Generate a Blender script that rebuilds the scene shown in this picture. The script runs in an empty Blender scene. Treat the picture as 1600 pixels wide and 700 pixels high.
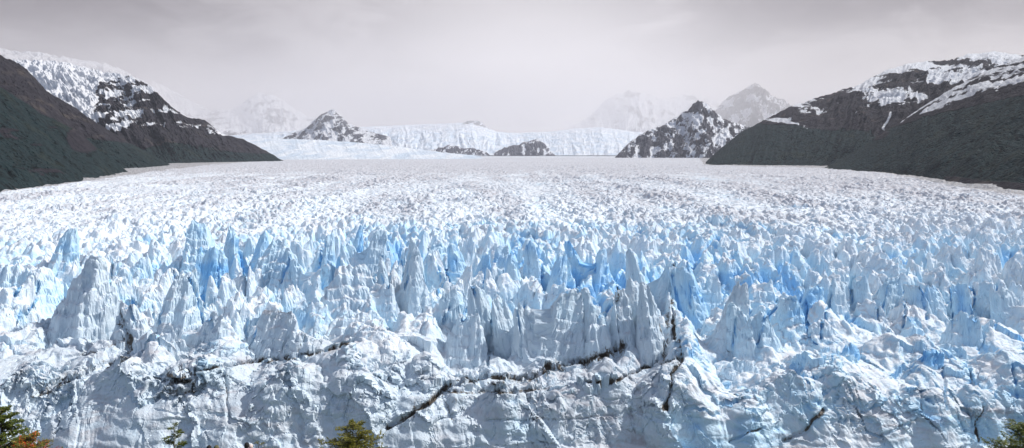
import bpy, math, random
import numpy as np

# ------------------------------------------------------------------ basics
F = 1142.0          # focal length in photograph pixels (1600 wide)
Y0 = 232.0          # eye level in the photograph
ZC = 150.0          # eye height above the lake
scene = bpy.context.scene
COL = scene.collection
rng = np.random.RandomState(7)
random.seed(7)

def P(px, py, d):
    """point seen at a photograph pixel, d metres ahead"""
    return np.array([(px - 800.0) / F * d, d, ZC - (py - Y0) / F * d])

def tag(o, label=None, cat=None, group=None, kind=None):
    if label: o['label'] = label
    if cat: o['category'] = cat
    if group: o['group'] = group
    if kind: o['kind'] = kind
    return o

def link(name, me, mat=None, parent=None):
    o = bpy.data.objects.new(name, me)
    COL.objects.link(o)
    if mat is not None: me.materials.append(mat)
    if parent is not None: o.parent = parent
    return o

def mesh_np(name, co, quads, attrs=None, smooth=False):
    """mesh from numpy arrays; quads (n,4) or tris (n,3)"""
    k = quads.shape[1]
    me = bpy.data.meshes.new(name)
    me.vertices.add(len(co)); me.loops.add(quads.size); me.polygons.add(len(quads))
    me.vertices.foreach_set('co', co.astype(np.float32).ravel())
    me.loops.foreach_set('vertex_index', quads.astype(np.int32).ravel())
    me.polygons.foreach_set('loop_start', np.arange(0, quads.size, k, dtype=np.int32))
    me.polygons.foreach_set('use_smooth', np.full(len(quads), smooth))
    for n, v in (attrs or {}).items():
        a = me.attributes.new(n, 'FLOAT', 'POINT')
        a.data.foreach_set('value', v.astype(np.float32).ravel())
    me.update(calc_edges=True)
    return me

def grid_quads(nr, nc):
    i = np.arange(nr * nc, dtype=np.int64).reshape(nr, nc)
    return np.stack([i[:-1, :-1], i[:-1, 1:], i[1:, 1:], i[1:, :-1]], -1).reshape(-1, 4)

# ------------------------------------------------------------------ noise
def _h(ix, iy, s):
    h = (ix.astype(np.uint32) * np.uint32(374761393) + iy.astype(np.uint32) * np.uint32(668265263)
         + np.uint32((s * 2246822519) & 0xffffffff))
    h = (h ^ (h >> np.uint32(13))) * np.uint32(1274126177)
    h = (h ^ (h >> np.uint32(15))) * np.uint32(2654435761)
    h ^= h >> np.uint32(16)
    return (h & np.uint32(0xffffff)).astype(np.float32) / np.float32(16777216.0)

def vnoise(x, y, s=0):
    """gradient noise, about -1..1"""
    x0 = np.floor(x); y0 = np.floor(y)
    fx = (x - x0).astype(np.float32); fy = (y - y0).astype(np.float32)
    ix = x0.astype(np.int32); iy = y0.astype(np.int32)
    u = fx * fx * fx * (fx * (fx * 6 - 15) + 10); v = fy * fy * fy * (fy * (fy * 6 - 15) + 10)
    def g(a, b):
        t = _h(ix + a, iy + b, s) * np.float32(6.2831853)
        return np.cos(t) * (fx - a) + np.sin(t) * (fy - b)
    a = g(0, 0); a += u * (g(1, 0) - a)
    b = g(0, 1); b += u * (g(1, 1) - b)
    return (a + v * (b - a)) * 1.5

def fbm(x, y, s=0, o=4, gain=.5):
    r = 0; a = 1.0; t = 0
    for i in range(o):
        r = r + a * vnoise(x, y, s + i * 17); t += a
        a *= gain; x = x * 2.03 + 13.1; y = y * 2.03 - 7.7
    return r / t

def ridged(x, y, s=0, o=4, gain=.5):
    r = 0; a = 1.0; t = 0
    for i in range(o):
        r = r + a * (1 - 2 * np.abs(vnoise(x, y, s + i * 17))); t += a
        a *= gain; x = x * 2.05 + 3.1; y = y * 2.05 - 9.7
    return r / t

def sstep(a, b, x):
    t = np.clip((x - a) / (b - a), 0, 1)
    return t * t * (3 - 2 * t)

def worley(x, y, s=0):
    """F1, F2-F1 and the id of the nearest cell"""
    x0 = np.floor(x); y0 = np.floor(y)
    ix = x0.astype(np.int32); iy = y0.astype(np.int32)
    f1 = np.full(x.shape, 9.0, np.float32); f2 = f1.copy(); idn = np.zeros(x.shape, np.float32)
    for a in (-1, 0, 1):
        for b in (-1, 0, 1):
            cx = ix + a; cy = iy + b
            dx = cx + _h(cx, cy, s) - x; dy = cy + _h(cx, cy, s + 1) - y
            d = np.sqrt(dx * dx + dy * dy).astype(np.float32)
            near = d < f1
            f2 = np.where(near, f1, np.minimum(f2, d))
            idn = np.where(near, _h(cx, cy, s + 2), idn)
            f1 = np.where(near, d, f1)
    return f1, f2 - f1, idn

def facets(x, y, s=0, g=1.0):
    """broken plates: each cell is its own tilted plane"""
    x0 = np.floor(x); y0 = np.floor(y)
    ix = x0.astype(np.int32); iy = y0.astype(np.int32)
    f1 = np.full(x.shape, 9.0, np.float32); val = np.zeros(x.shape, np.float32)
    for a in (-1, 0, 1):
        for b in (-1, 0, 1):
            cx = ix + a; cy = iy + b
            dx = x - cx - _h(cx, cy, s); dy = y - cy - _h(cx, cy, s + 1)
            d = np.maximum(np.abs(dx), np.abs(dy)) + .5 * (np.abs(dx) + np.abs(dy))
            near = d < f1
            v = (_h(cx, cy, s + 2) - .5) + g * (dx * (_h(cx, cy, s + 3) - .5) + dy * (_h(cx, cy, s + 4) - .5)) * 2
            val = np.where(near, v, val); f1 = np.where(near, d, f1)
    return val

def spires(X, Y, c, s, hmin=.35, hmax=1.0, sx=(1.6, 4.5), sy=(0.8, 2.2), turn=.6, blunt=0.):
    """upper envelope of faceted peaks on a jittered grid, in units where a cell is 1 wide and heights are ~1"""
    x = X / c; y = Y / c
    ix = np.floor(x).astype(np.int32); iy = np.floor(y).astype(np.int32)
    best = np.full(x.shape, -9.0, np.float32)
    for a in (-1, 0, 1):
        for b in (-1, 0, 1):
            cx = ix + a; cy = iy + b
            r = [_h(cx, cy, s + k) for k in range(9)]
            dx = (x - cx - r[0]).astype(np.float32); dy = (y - cy - r[1]).astype(np.float32)
            an = (r[2] - .5) * 2 * turn
            ca = np.cos(an); sa = np.sin(an)
            u = dx * ca + dy * sa; v = -dx * sa + dy * ca
            tl = 0.
            if blunt:
                tl = u * (r[6] - .5) * 1.5 + v * (r[3] - .5) * 1.2
                wu = blunt * (.25 + r[4]); wv = blunt * (.25 + r[7])
                u = np.sign(u) * np.maximum(np.abs(u) - wu, 0); v = np.sign(v) * np.maximum(np.abs(v) - wv, 0)
            k1 = sx[0] + (sx[1] - sx[0]) * r[3]; k2 = sx[0] + (sx[1] - sx[0]) * r[4]
            k3 = sy[0] + (sy[1] - sy[0]) * r[5]; k4 = sy[0] + (sy[1] - sy[0]) * r[6]
            f = np.maximum(np.maximum(u * k1, -u * k2), np.maximum(v * k3, -v * k4))
            f = np.maximum(f, (np.abs(u) * .7 * k1 + np.abs(v) * .7 * k4)) + tl
            A = hmin + (hmax - hmin) * r[7]
            # blunt tops: the summit is a small tilted plane
            if not blunt: f = np.maximum(f, .10 + .25 * r[8] + u * (r[3] - .5) * 1.2 + v * (r[5] - .5) * .8)
            best = np.maximum(best, A - f)
    return best

# ------------------------------------------------------------------ node helpers
def mat(name):
    m = bpy.data.materials.new(name); m.use_nodes = True
    nt = m.node_tree; nt.nodes.clear()
    out = nt.nodes.new('ShaderNodeOutputMaterial')
    b = nt.nodes.new('ShaderNodeBsdfPrincipled')
    nt.links.new(b.outputs[0], out.inputs[0])
    return m, nt, b

def N(nt, t, **kw):
    n = nt.nodes.new(t)
    for k, v in kw.items():
        if k.startswith('i_'):
            n.inputs[k[2:].replace('_', ' ')].default_value = v
        else: setattr(n, k, v)
    return n

def attr(nt, n): return N(nt, 'ShaderNodeAttribute', attribute_name=n).outputs['Fac']

def mixc(nt, f, a, b):
    m = N(nt, 'ShaderNodeMix', data_type='RGBA')
    for sock, v in ((m.inputs[0], f), (m.inputs[6], a), (m.inputs[7], b)):
        if isinstance(v, bpy.types.NodeSocket): nt.links.new(v, sock)
        elif isinstance(v, (int, float)): sock.default_value = v
        else: sock.default_value = (*v, 1)
    return m.outputs[2]

def math_(nt, op, a, b=None, c=None, clamp=False):
    m = N(nt, 'ShaderNodeMath', operation=op, use_clamp=clamp)
    for i, v in enumerate((a, b, c)):
        if v is None: continue
        if isinstance(v, bpy.types.NodeSocket): nt.links.new(v, m.inputs[i])
        else: m.inputs[i].default_value = v
    return m.outputs[0]

def rng_(nt, v, a, b, c=0., d=1., smooth=True):
    m = N(nt, 'ShaderNodeMapRange')
    if smooth: m.interpolation_type = 'SMOOTHSTEP'
    nt.links.new(v, m.inputs[0])
    for i, q in enumerate((a, b, c, d)): m.inputs[i + 1].default_value = q
    return m.outputs[0]

def coords(nt, scale=(1, 1, 1)):
    t = N(nt, 'ShaderNodeTexCoord'); mp = N(nt, 'ShaderNodeMapping')
    mp.inputs['Scale'].default_value = scale
    nt.links.new(t.outputs['Object'], mp.inputs[0])
    return mp.outputs[0]

def noise_(nt, vec, scale, detail=4, rough=.55, dist=0.):
    n = N(nt, 'ShaderNodeTexNoise')
    n.inputs['Scale'].default_value = scale; n.inputs['Detail'].default_value = detail
    n.inputs['Roughness'].default_value = rough; n.inputs['Distortion'].default_value = dist
    nt.links.new(vec, n.inputs['Vector'])
    return n.outputs['Fac']

def bump(nt, b, h, dist, strength=1.0):
    n = N(nt, 'ShaderNodeBump'); n.inputs['Strength'].default_value = strength
    n.inputs['Distance'].default_value = dist
    nt.links.new(h, n.inputs['Height']); nt.links.new(n.outputs[0], b.inputs['Normal'])

# ------------------------------------------------------------------ camera
cd = bpy.data.cameras.new('camera'); cam = bpy.data.objects.new('camera', cd)
COL.objects.link(cam); scene.camera = cam
cam.location = (0, 0, ZC); cam.rotation_euler = (math.radians(90), 0, 0)
cd.sensor_width = 36; cd.lens = 36 * F / 1600; cd.shift_y = -(350 - Y0) / 1600
cd.clip_start = .2; cd.clip_end = 120000

# ------------------------------------------------------------------ glacier
def ice_material():
    m, nt, b = mat('glacier_ice')
    v = coords(nt)
    blue = attr(nt, 'blue'); dirt = attr(nt, 'dirt'); dust_shade = attr(nt, 'dust_shade'); sed = attr(nt, 'crust')
    n1 = noise_(nt, v, .35, 6, .62)
    n2 = noise_(nt, v, .06, 3, .5)
    n3 = noise_(nt, coords(nt, (1, 1, .35)), .9, 5, .65)
    white = mixc(nt, rng_(nt, n1, .35, .7), (.66, .76, .85), (.84, .86, .88))
    bl = mixc(nt, rng_(nt, blue, .5, 1.0), (.56, .77, .91), (.25, .55, .87))
    bf = math_(nt, 'ADD', blue, math_(nt, 'MULTIPLY', math_(nt, 'SUBTRACT', n3, .5), .45), clamp=True)
    c = mixc(nt, rng_(nt, bf, .02, .62), white, bl)
    # greyed old crust on the cliff and thin brown dust and painted cloud shadow on the surface
    sf = math_(nt, 'MULTIPLY', sed, rng_(nt, n2, .30, .62, .55, 1.))
    c = mixc(nt, sf, c, (.58, .68, .76))
    df = math_(nt, 'MULTIPLY', dust_shade, rng_(nt, n1, .34, .56, .35, 1.))
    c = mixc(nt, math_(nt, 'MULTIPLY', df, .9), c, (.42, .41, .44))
    nd = noise_(nt, coords(nt, (1, 1, .5)), 1.3, 5, .7)
    dd = rng_(nt, math_(nt, 'ADD', dirt, math_(nt, 'MULTIPLY', math_(nt, 'SUBTRACT', nd, .5), 1.3)), .38, .75)
    c = mixc(nt, math_(nt, 'MULTIPLY', dd, rng_(nt, dirt, .02, .3)), c, (.12, .10, .08))
    nt.links.new(c, b.inputs['Base Color'])
    b.inputs['Roughness'].default_value = .55
    b.inputs['Specular IOR Level'].default_value = .3
    vo = N(nt, 'ShaderNodeTexVoronoi', feature='F1'); vo.inputs['Scale'].default_value = .75
    vo.inputs['Randomness'].default_value = 1.; vo.inputs['Detail'].default_value = 2.
    nt.links.new(v, vo.inputs['Vector'])
    h = math_(nt, 'ADD', noise_(nt, v, 1.4, 5, .7, .2), math_(nt, 'MULTIPLY', vo.outputs['Distance'], .55))
    bump(nt, b, h, .30, .75)
    return m

# rows of the ice sheet: distance d and base height z (tuned from photograph rows)
# (photograph row, distance)
PROF = [(760, 238), (700, 246), (650, 251), (600, 258), (570, 268), (530, 292), (490, 325), (455, 365), (425, 410), (395, 470), (372, 540),
        (345, 660), (322, 830), (300, 1060), (282, 1400), (268, 1900), (259, 2500), (254, 3200), (250, 4200), (246.5, 6000), (244.8, 9000), (243.9, 11650)]

# hand placed seracs: apex px, apex py, distance, half widths left/right px, depth of the foot row py,
# front slope, back slope, flat top half width px, blue, crust, part label
SER = [
 (150, 392, 318, 95, 46, 545, 1.9, 2.6, 6, .10, .95, 'tall grey pyramid of ice with a pitted left face'),
 (98, 352, 400, 30, 26, 440, 2.5, 2.5, 6, .5, .1, None),
 (60, 420, 360, 46, 40, 500, 2.2, 2.2, 16, .45, .2, None),
 (15, 410, 370, 40, 30, 500, 2.2, 2.2, 16, .35, .2, None),
 (20, 470, 320, 60, 40, 570, 1.8, 2.2, 20, .35, .35, None),
 (206, 470, 300, 34, 40, 560, 2.4, 2.5, 12, .15, .6, None),
 (272, 422, 312, 34, 60, 545, 2.6, 2.6, 10, .35, .5, 'leaning split slab of ice with a blue crack'),
 (262, 505, 285, 40, 40, 575, 2.2, 2.2, 14, .1, .5, None),
 (318, 490, 288, 34, 50, 585, 2.6, 2.6, 10, .15, .6, None),
 (318, 346, 420, 34, 30, 430, 2.5, 2.5, 10, .45, .1, None),
 (322, 384, 385, 26, 44, 470, 3.4, 3.0, 14, .75, .0, 'square blue block of ice with a sheer front'),
 (362, 356, 405, 20, 30, 440, 3.2, 3.0, 4, .7, .1, None),
 (402, 362, 410, 18, 22, 430, 3.2, 3.0, 5, .6, .1, None),
 (425, 372, 395, 40, 30, 450, 2.6, 2.6, 10, .5, .2, None),
 (448, 383, 380, 34, 34, 465, 2.4, 2.6, 6, .5, .3, None),
 (420, 480, 290, 40, 52, 575, 3.0, 2.4, 26, .15, .55, 'squat square block of ice with a brown dirty top'),
 (462, 520, 283, 30, 30, 570, 2.4, 2.4, 12, .15, .4, None),
 (547, 352, 410, 12, 20, 440, 3.4, 3.0, 3, .7, .1, None),
 (508, 364, 395, 24, 22, 450, 3.2, 3.0, 4, .6, .3, None),
 (470, 405, 375, 26, 30, 460, 3.0, 3.0, 6, .6, .3, None),
 (583, 356, 392, 24, 18, 440, 3.2, 3.0, 5, .4, .5, None),
 (636, 370, 352, 20, 36, 520, 3.8, 3.2, 2, .22, .75, 'tallest blade of ice with a grey fluted left face'),
 (612, 398, 348, 26, 14, 500, 3.8, 3.2, 3, .3, .7, None),
 (655, 402, 345, 16, 22, 512, 3.6, 3.2, 3, .2, .6, None),
 (600, 440, 335, 40, 26, 500, 2.2, 3.2, 12, .15, .4, None),
 (560, 412, 345, 44, 34, 475, 1.8, 2.2, 20, .2, .3, None),
 (678, 372, 430, 22, 30, 430, 3.0, 2.6, 4, .5, .1, None),
 (718, 376, 410, 20, 24, 450, 3.2, 3.0, 5, .65, .1, None),
 (770, 380, 400, 22, 26, 470, 3.4, 3.0, 6, .6, .3, None),
 (745, 392, 392, 18, 20, 475, 3.2, 3.0, 4, .7, .1, None),
 (836, 378, 395, 18, 22, 470, 3.4, 3.0, 6, .6, .3, None),
 (806, 392, 388, 14, 18, 475, 3.4, 3.0, 5, .6, .2, None),
 (868, 392, 385, 16, 18, 460, 3.2, 3.0, 5, .6, .2, None),
 (903, 374, 395, 18, 30, 460, 3.4, 3.0, 4, .75, .0, None),
 (930, 384, 390, 14, 26, 450, 3.4, 3.0, 3, .7, .1, None),
 (706, 452, 318, 34, 34, 540, 2.6, 2.6, 10, .45, .4, None),
 (762, 446, 312, 34, 28, 570, 3.0, 3.0, 10, .4, .6, 'pointed bulge of ice split by a bright blue crack'),
 (730, 490, 300, 44, 40, 575, 2.4, 2.6, 14, .3, .4, None),
 (800, 462, 306, 24, 30, 580, 3.0, 3.0, 8, .3, .6, None),
 (830, 476, 300, 30, 30, 588, 3.0, 3.0, 12, .25, .6, None),
 (872, 450, 302, 32, 26, 560, 2.8, 3.0, 18, .3, .6, 'broad round topped bulge of grey blue ice'),
 (910, 452, 305, 24, 30, 560, 2.8, 3.0, 10, .35, .6, None),
 (935, 476, 300, 26, 26, 560, 2.6, 3.0, 8, .35, .5, None),
 (975, 448, 304, 22, 20, 555, 3.2, 3.0, 6, .2, .75, None),
 (1004, 386, 345, 18, 46, 520, 3.8, 3.0, 6, .35, .5, 'tall upright slab of ice beside the dark dirt seam'),
 (990, 434, 308, 20, 26, 550, 3.6, 3.0, 10, .3, .6, None),
 (1020, 440, 300, 22, 26, 565, 3.4, 3.0, 6, .2, .7, 'pointed grey slab left of the dark dirt seam'),
 (1036, 410, 340, 20, 18, 500, 3.6, 3.0, 8, .4, .3, None),
 (1078, 412, 335, 22, 30, 520, 3.6, 3.0, 16, .6, .1, 'sheer pale blue wall right of the dark dirt seam'),
 (1108, 424, 340, 20, 24, 500, 3.0, 3.0, 6, .45, .2, None),
 (1136, 438, 305, 44, 24, 600, 2.6, 3.0, 8, .12, .8, 'tall grey ice fin with a steep fluted left face'),
 (1160, 470, 300, 24, 28, 590, 2.8, 3.0, 8, .4, .4, None),
 (1190, 490, 295, 40, 40, 580, 2.4, 2.6, 12, .45, .3, None),
 (1232, 462, 306, 30, 40, 540, 2.6, 2.6, 8, .65, .1, None),
 (1262, 444, 325, 20, 40, 530, 3.4, 3.0, 12, .7, .1, None),
 (1200, 452, 335, 24, 26, 500, 2.8, 2.8, 8, .5, .2, None),
 (1310, 436, 330, 26, 30, 530, 3.2, 3.0, 14, .4, .4, None),
 (1345, 432, 332, 18, 26, 520, 3.4, 3.0, 10, .55, .3, None),
 (1382, 430, 335, 20, 24, 515, 3.4, 3.0, 12, .5, .3, None),
 (1436, 440, 325, 22, 20, 520, 3.4, 3.0, 12, .6, .3, 'smooth pale blue block with a flat sheer front'),
 (1466, 444, 325, 14, 18, 520, 3.4, 3.0, 10, .6, .3, None),
 (1502, 440, 330, 16, 20, 510, 3.4, 3.0, 10, .55, .2, None),
 (1540, 438, 330, 18, 18, 510, 3.2, 3.0, 10, .5, .2, None),
 (1582, 446, 320, 26, 60, 555, 3.2, 3.0, 16, .35, .55, 'large sheer grey block of ice at the right edge'),
 (1290, 500, 300, 40, 36, 560, 2.2, 2.6, 10, .25, .3, None),
 (1322, 536, 283, 26, 22, 596, 2.8, 2.6, 7, .8, .0, 'small pointed bright blue tower of ice'),
 (1300, 575, 274, 60, 60, 650, 1.6, 2.2, 18, .2, .2, None),
 (1402, 542, 285, 20, 24, 600, 2.4, 2.4, 8, .8, .0, None),
 (1424, 490, 300, 24, 24, 560, 2.6, 2.6, 8, .6, .1, None),
 (1505, 488, 296, 36, 36, 560, 2.4, 2.6, 12, .45, .1, 'rounded mass of pale blue ice with crumbled ledges'),
 (1480, 535, 282, 36, 36, 640, 2.2, 2.4, 14, .6, .1, None),
 (1452, 545, 276, 24, 24, 640, 2.4, 2.4, 10, .75, .0, None),
 (1440, 590, 268, 24, 24, 690, 2.6, 2.4, 10, .8, .0, None),
 (1545, 560, 278, 40, 40, 640, 2.0, 2.4, 14, .4, .1, None),
 (1590, 580, 272, 30, 40, 680, 2.2, 2.4, 12, .6, .1, None),
 (1245, 600, 268, 30, 34, 680, 1.8, 2.2, 12, .25, .2, None),
 (1150, 560, 280, 50, 50, 640, 1.8, 2.2, 16, .25, .2, None),
 (640, 560, 285, 40, 40, 620, 1.8, 2.2, 14, .35, .1, None),
 (600, 520, 298, 50, 50, 570, 1.6, 2.2, 20, .25, .1, None),
 (560, 485, 310, 60, 50, 540, 1.6, 2.0, 22, .25, .1, None),
 (-60, 400, 360, 50, 50, 520, 2.0, 2.2, 20, .3, .3, None),
 (-130, 420, 330, 60, 50, 560, 2.0, 2.2, 20, .3, .3, None),
 (1660, 450, 320, 50, 50, 560, 2.6, 2.6, 20, .3, .3, None),
 (1720, 470, 310, 50, 50, 560, 2.6, 2.6, 20, .3, .3, None),
]
# dirt seams in the ice: lines of photograph pixels, width, strength, depth
SEAMS = [
 ([(30, 612), (90, 592), (150, 574), (205, 556)], 20, .42, 0.),
 ([(100, 630), (180, 600), (250, 590)], 16, .34, 0.),
 ([(690, 618), (730, 640), (740, 670)], 18, .36, 0.),
 ([(1050, 560), (1030, 590), (1000, 610)], 18, .36, 0.),
 ([(1050, 420), (1045, 480), (1040, 540)], 14, .38, 0.),
 ([(430, 490), (460, 520)], 14, .3, 0.),
 ([(1230, 690), (1270, 660)], 16, .34, 0.),
 ([(520, 520), (545, 545)], 14, .34, 0.),
 ([(606, 668), (640, 650), (672, 628), (700, 603), (745, 592), (790, 588), (835, 590), (850, 578), (880, 570), (920, 562), (968, 546), (976, 540)], 6.5, 1.1, 2.6),
 ([(690, 612), (730, 612), (790, 612), (850, 606)], 6, .75, 1.0),
 ([(905, 592), (950, 600), (985, 584), (1030, 568), (1058, 560)], 4, .95, 1.6),
 ([(975, 545), (968, 505), (970, 470), (966, 450)], 4, .85, 2.0),
 ([(1052, 412), (1056, 450), (1050, 490), (1056, 530), (1062, 562), (1048, 590), (1040, 640)], 6, .85, 2.0),
 ([(1040, 490), (1044, 530), (1036, 560)], 7, .6, 1.0),
 ([(270, 582), (330, 576), (372, 568), (420, 562), (470, 556), (520, 545), (548, 535)], 4, .85, 1.6),
 ([(60, 615), (110, 590), (150, 578), (190, 560), (206, 530), (196, 500), (186, 482)], 8, .62, 1.4),
 ([(188, 500), (205, 530), (200, 556), (175, 570)], 5, .8, 1.5),
 ([(100, 560), (150, 548), (195, 530)], 6, .5, 1.0),
 ([(262, 598), (300, 592), (298, 612), (262, 612)], 8, .65, 1.0),
 ([(348, 570), (354, 610), (358, 640), (360, 662)], 4, .6, 1.0),
 ([(520, 545), (500, 560), (490, 590)], 8, .45, .6),
 ([(690, 610), (700, 640), (708, 660)], 9, .5, .6),
 ([(840, 590), (842, 640), (840, 700)], 3, .45, .6),
 ([(760, 655), (830, 656), (900, 652), (960, 650)], 2.5, .5, .6),
 ([(820, 660), (880, 655)], 4, .4, .4),
 ([(1140, 690), (1180, 672), (1192, 668)], 4, .7, 1.0),
 ([(1225, 690), (1262, 672), (1276, 650), (1290, 640)], 7, .7, 1.2),
 ([(1380, 680), (1420, 660), (1440, 640), (1436, 600)], 5, .45, .8),
 ([(1532, 690), (1530, 660), (1540, 640), (1536, 622)], 6, .72, 1.2),
 ([(90, 600), (60, 625), (30, 640)], 8, .5, .6),
 ([(120, 600), (125, 650), (120, 700)], 4, .35, .4),
 ([(455, 490), (470, 520), (462, 560)], 9, .42, .3),
 ([(400, 488), (425, 485), (460, 492)], 7, .48, .2),
 ([(880, 400), (884, 430), (882, 470)], 3, .3, .5),
 ([(640, 560), (580, 580), (530, 575)], 2.5, .3, .6),
 ([(240, 640), (300, 650), (330, 690)], 2.5, .35, .6),
 ([(1480, 540), (1500, 570)], 3, .3, .4),
]
# clean blue fractures
CRACKS = [
 ([(180, 400), (170, 440)], 3, 1.5), ([(276, 425), (300, 470), (316, 510)], 4, 2.5), ([(300, 470), (345, 500)], 3, 1.8),
 ([(782, 462), (780, 500), (768, 535), (762, 570)], 4, 2.5), ([(740, 470), (720, 500)], 4, 2.2), ([(705, 480), (694, 505)], 4, 2),
 ([(820, 470), (822, 520), (818, 560)], 3, 1.6), ([(900, 455), (906, 500)], 3, 1.6), ([(958, 470), (940, 500)], 4, 2.0),
 ([(1252, 470), (1262, 505), (1274, 535)], 6, 3), ([(1296, 450), (1294, 500), (1290, 530)], 4, 3), ([(1332, 440), (1330, 490)], 4, 2.5),
 ([(1376, 450), (1372, 500)], 3, 2), ([(1418, 450), (1412, 510)], 4, 2.5), ([(1450, 450), (1450, 500)], 3, 2), ([(1486, 450), (1490, 510)], 4, 2.5),
 ([(1524, 445), (1522, 500)], 4, 2.5), ([(1558, 450), (1554, 510)], 5, 3), ([(1140, 500), (1128, 540)], 3, 1.6), ([(1160, 500), (1146, 560)], 4, 2),
 ([(1200, 510), (1186, 540)], 3, 2), ([(1215, 470), (1200, 500)], 4, 2), ([(385, 500), (386, 540)], 4, 1.6), ([(208, 470), (214, 500)], 4, 2),
 ([(34, 430), (20, 460)], 5, 2.5), ([(70, 440), (50, 480), (30, 510)], 4, 2.2), ([(1470, 560), (1480, 640)], 4, 1.5), ([(1580, 570), (1590, 620)], 5, 2),
 ([(630, 400), (628, 450)], 3, 2), ([(590, 400), (592, 440)], 3, 2), ([(604, 400), (608, 450)], 3, 1.5), ([(500, 380), (492, 430)], 4, 3),
 ([(375, 380), (380, 430)], 4, 2.5), ([(335, 400), (340, 450)], 2, 1.5), ([(760, 400), (756, 460)], 4, 2.5), ([(852, 400), (850, 455)], 4, 2.5),
 ([(915, 395), (925, 425)], 5, 3), ([(890, 400), (892, 430)], 4, 2), ([(1090, 440), (1086, 480)], 3, 1.5), ([(1065, 430), (1070, 500)], 4, 2),
 ([(700, 395), (704, 440)], 4, 3), ([(690, 420), (688, 460)], 4, 2), ([(240, 480), (250, 540)], 3, 1.5), ([(455, 400), (440, 440)], 4, 2),
]

def seg_dist(px, py, line):
    best = np.full(px.shape, 1e9, np.float32)
    for (x0, y0), (x1, y1) in zip(line[:-1], line[1:]):
        dx, dy = x1 - x0, y1 - y0
        t = np.clip(((px - x0) * dx + (py - y0) * dy) / (dx * dx + dy * dy), 0, 1)
        best = np.minimum(best, np.hypot(px - x0 - t * dx, py - y0 - t * dy))
    return best

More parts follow.
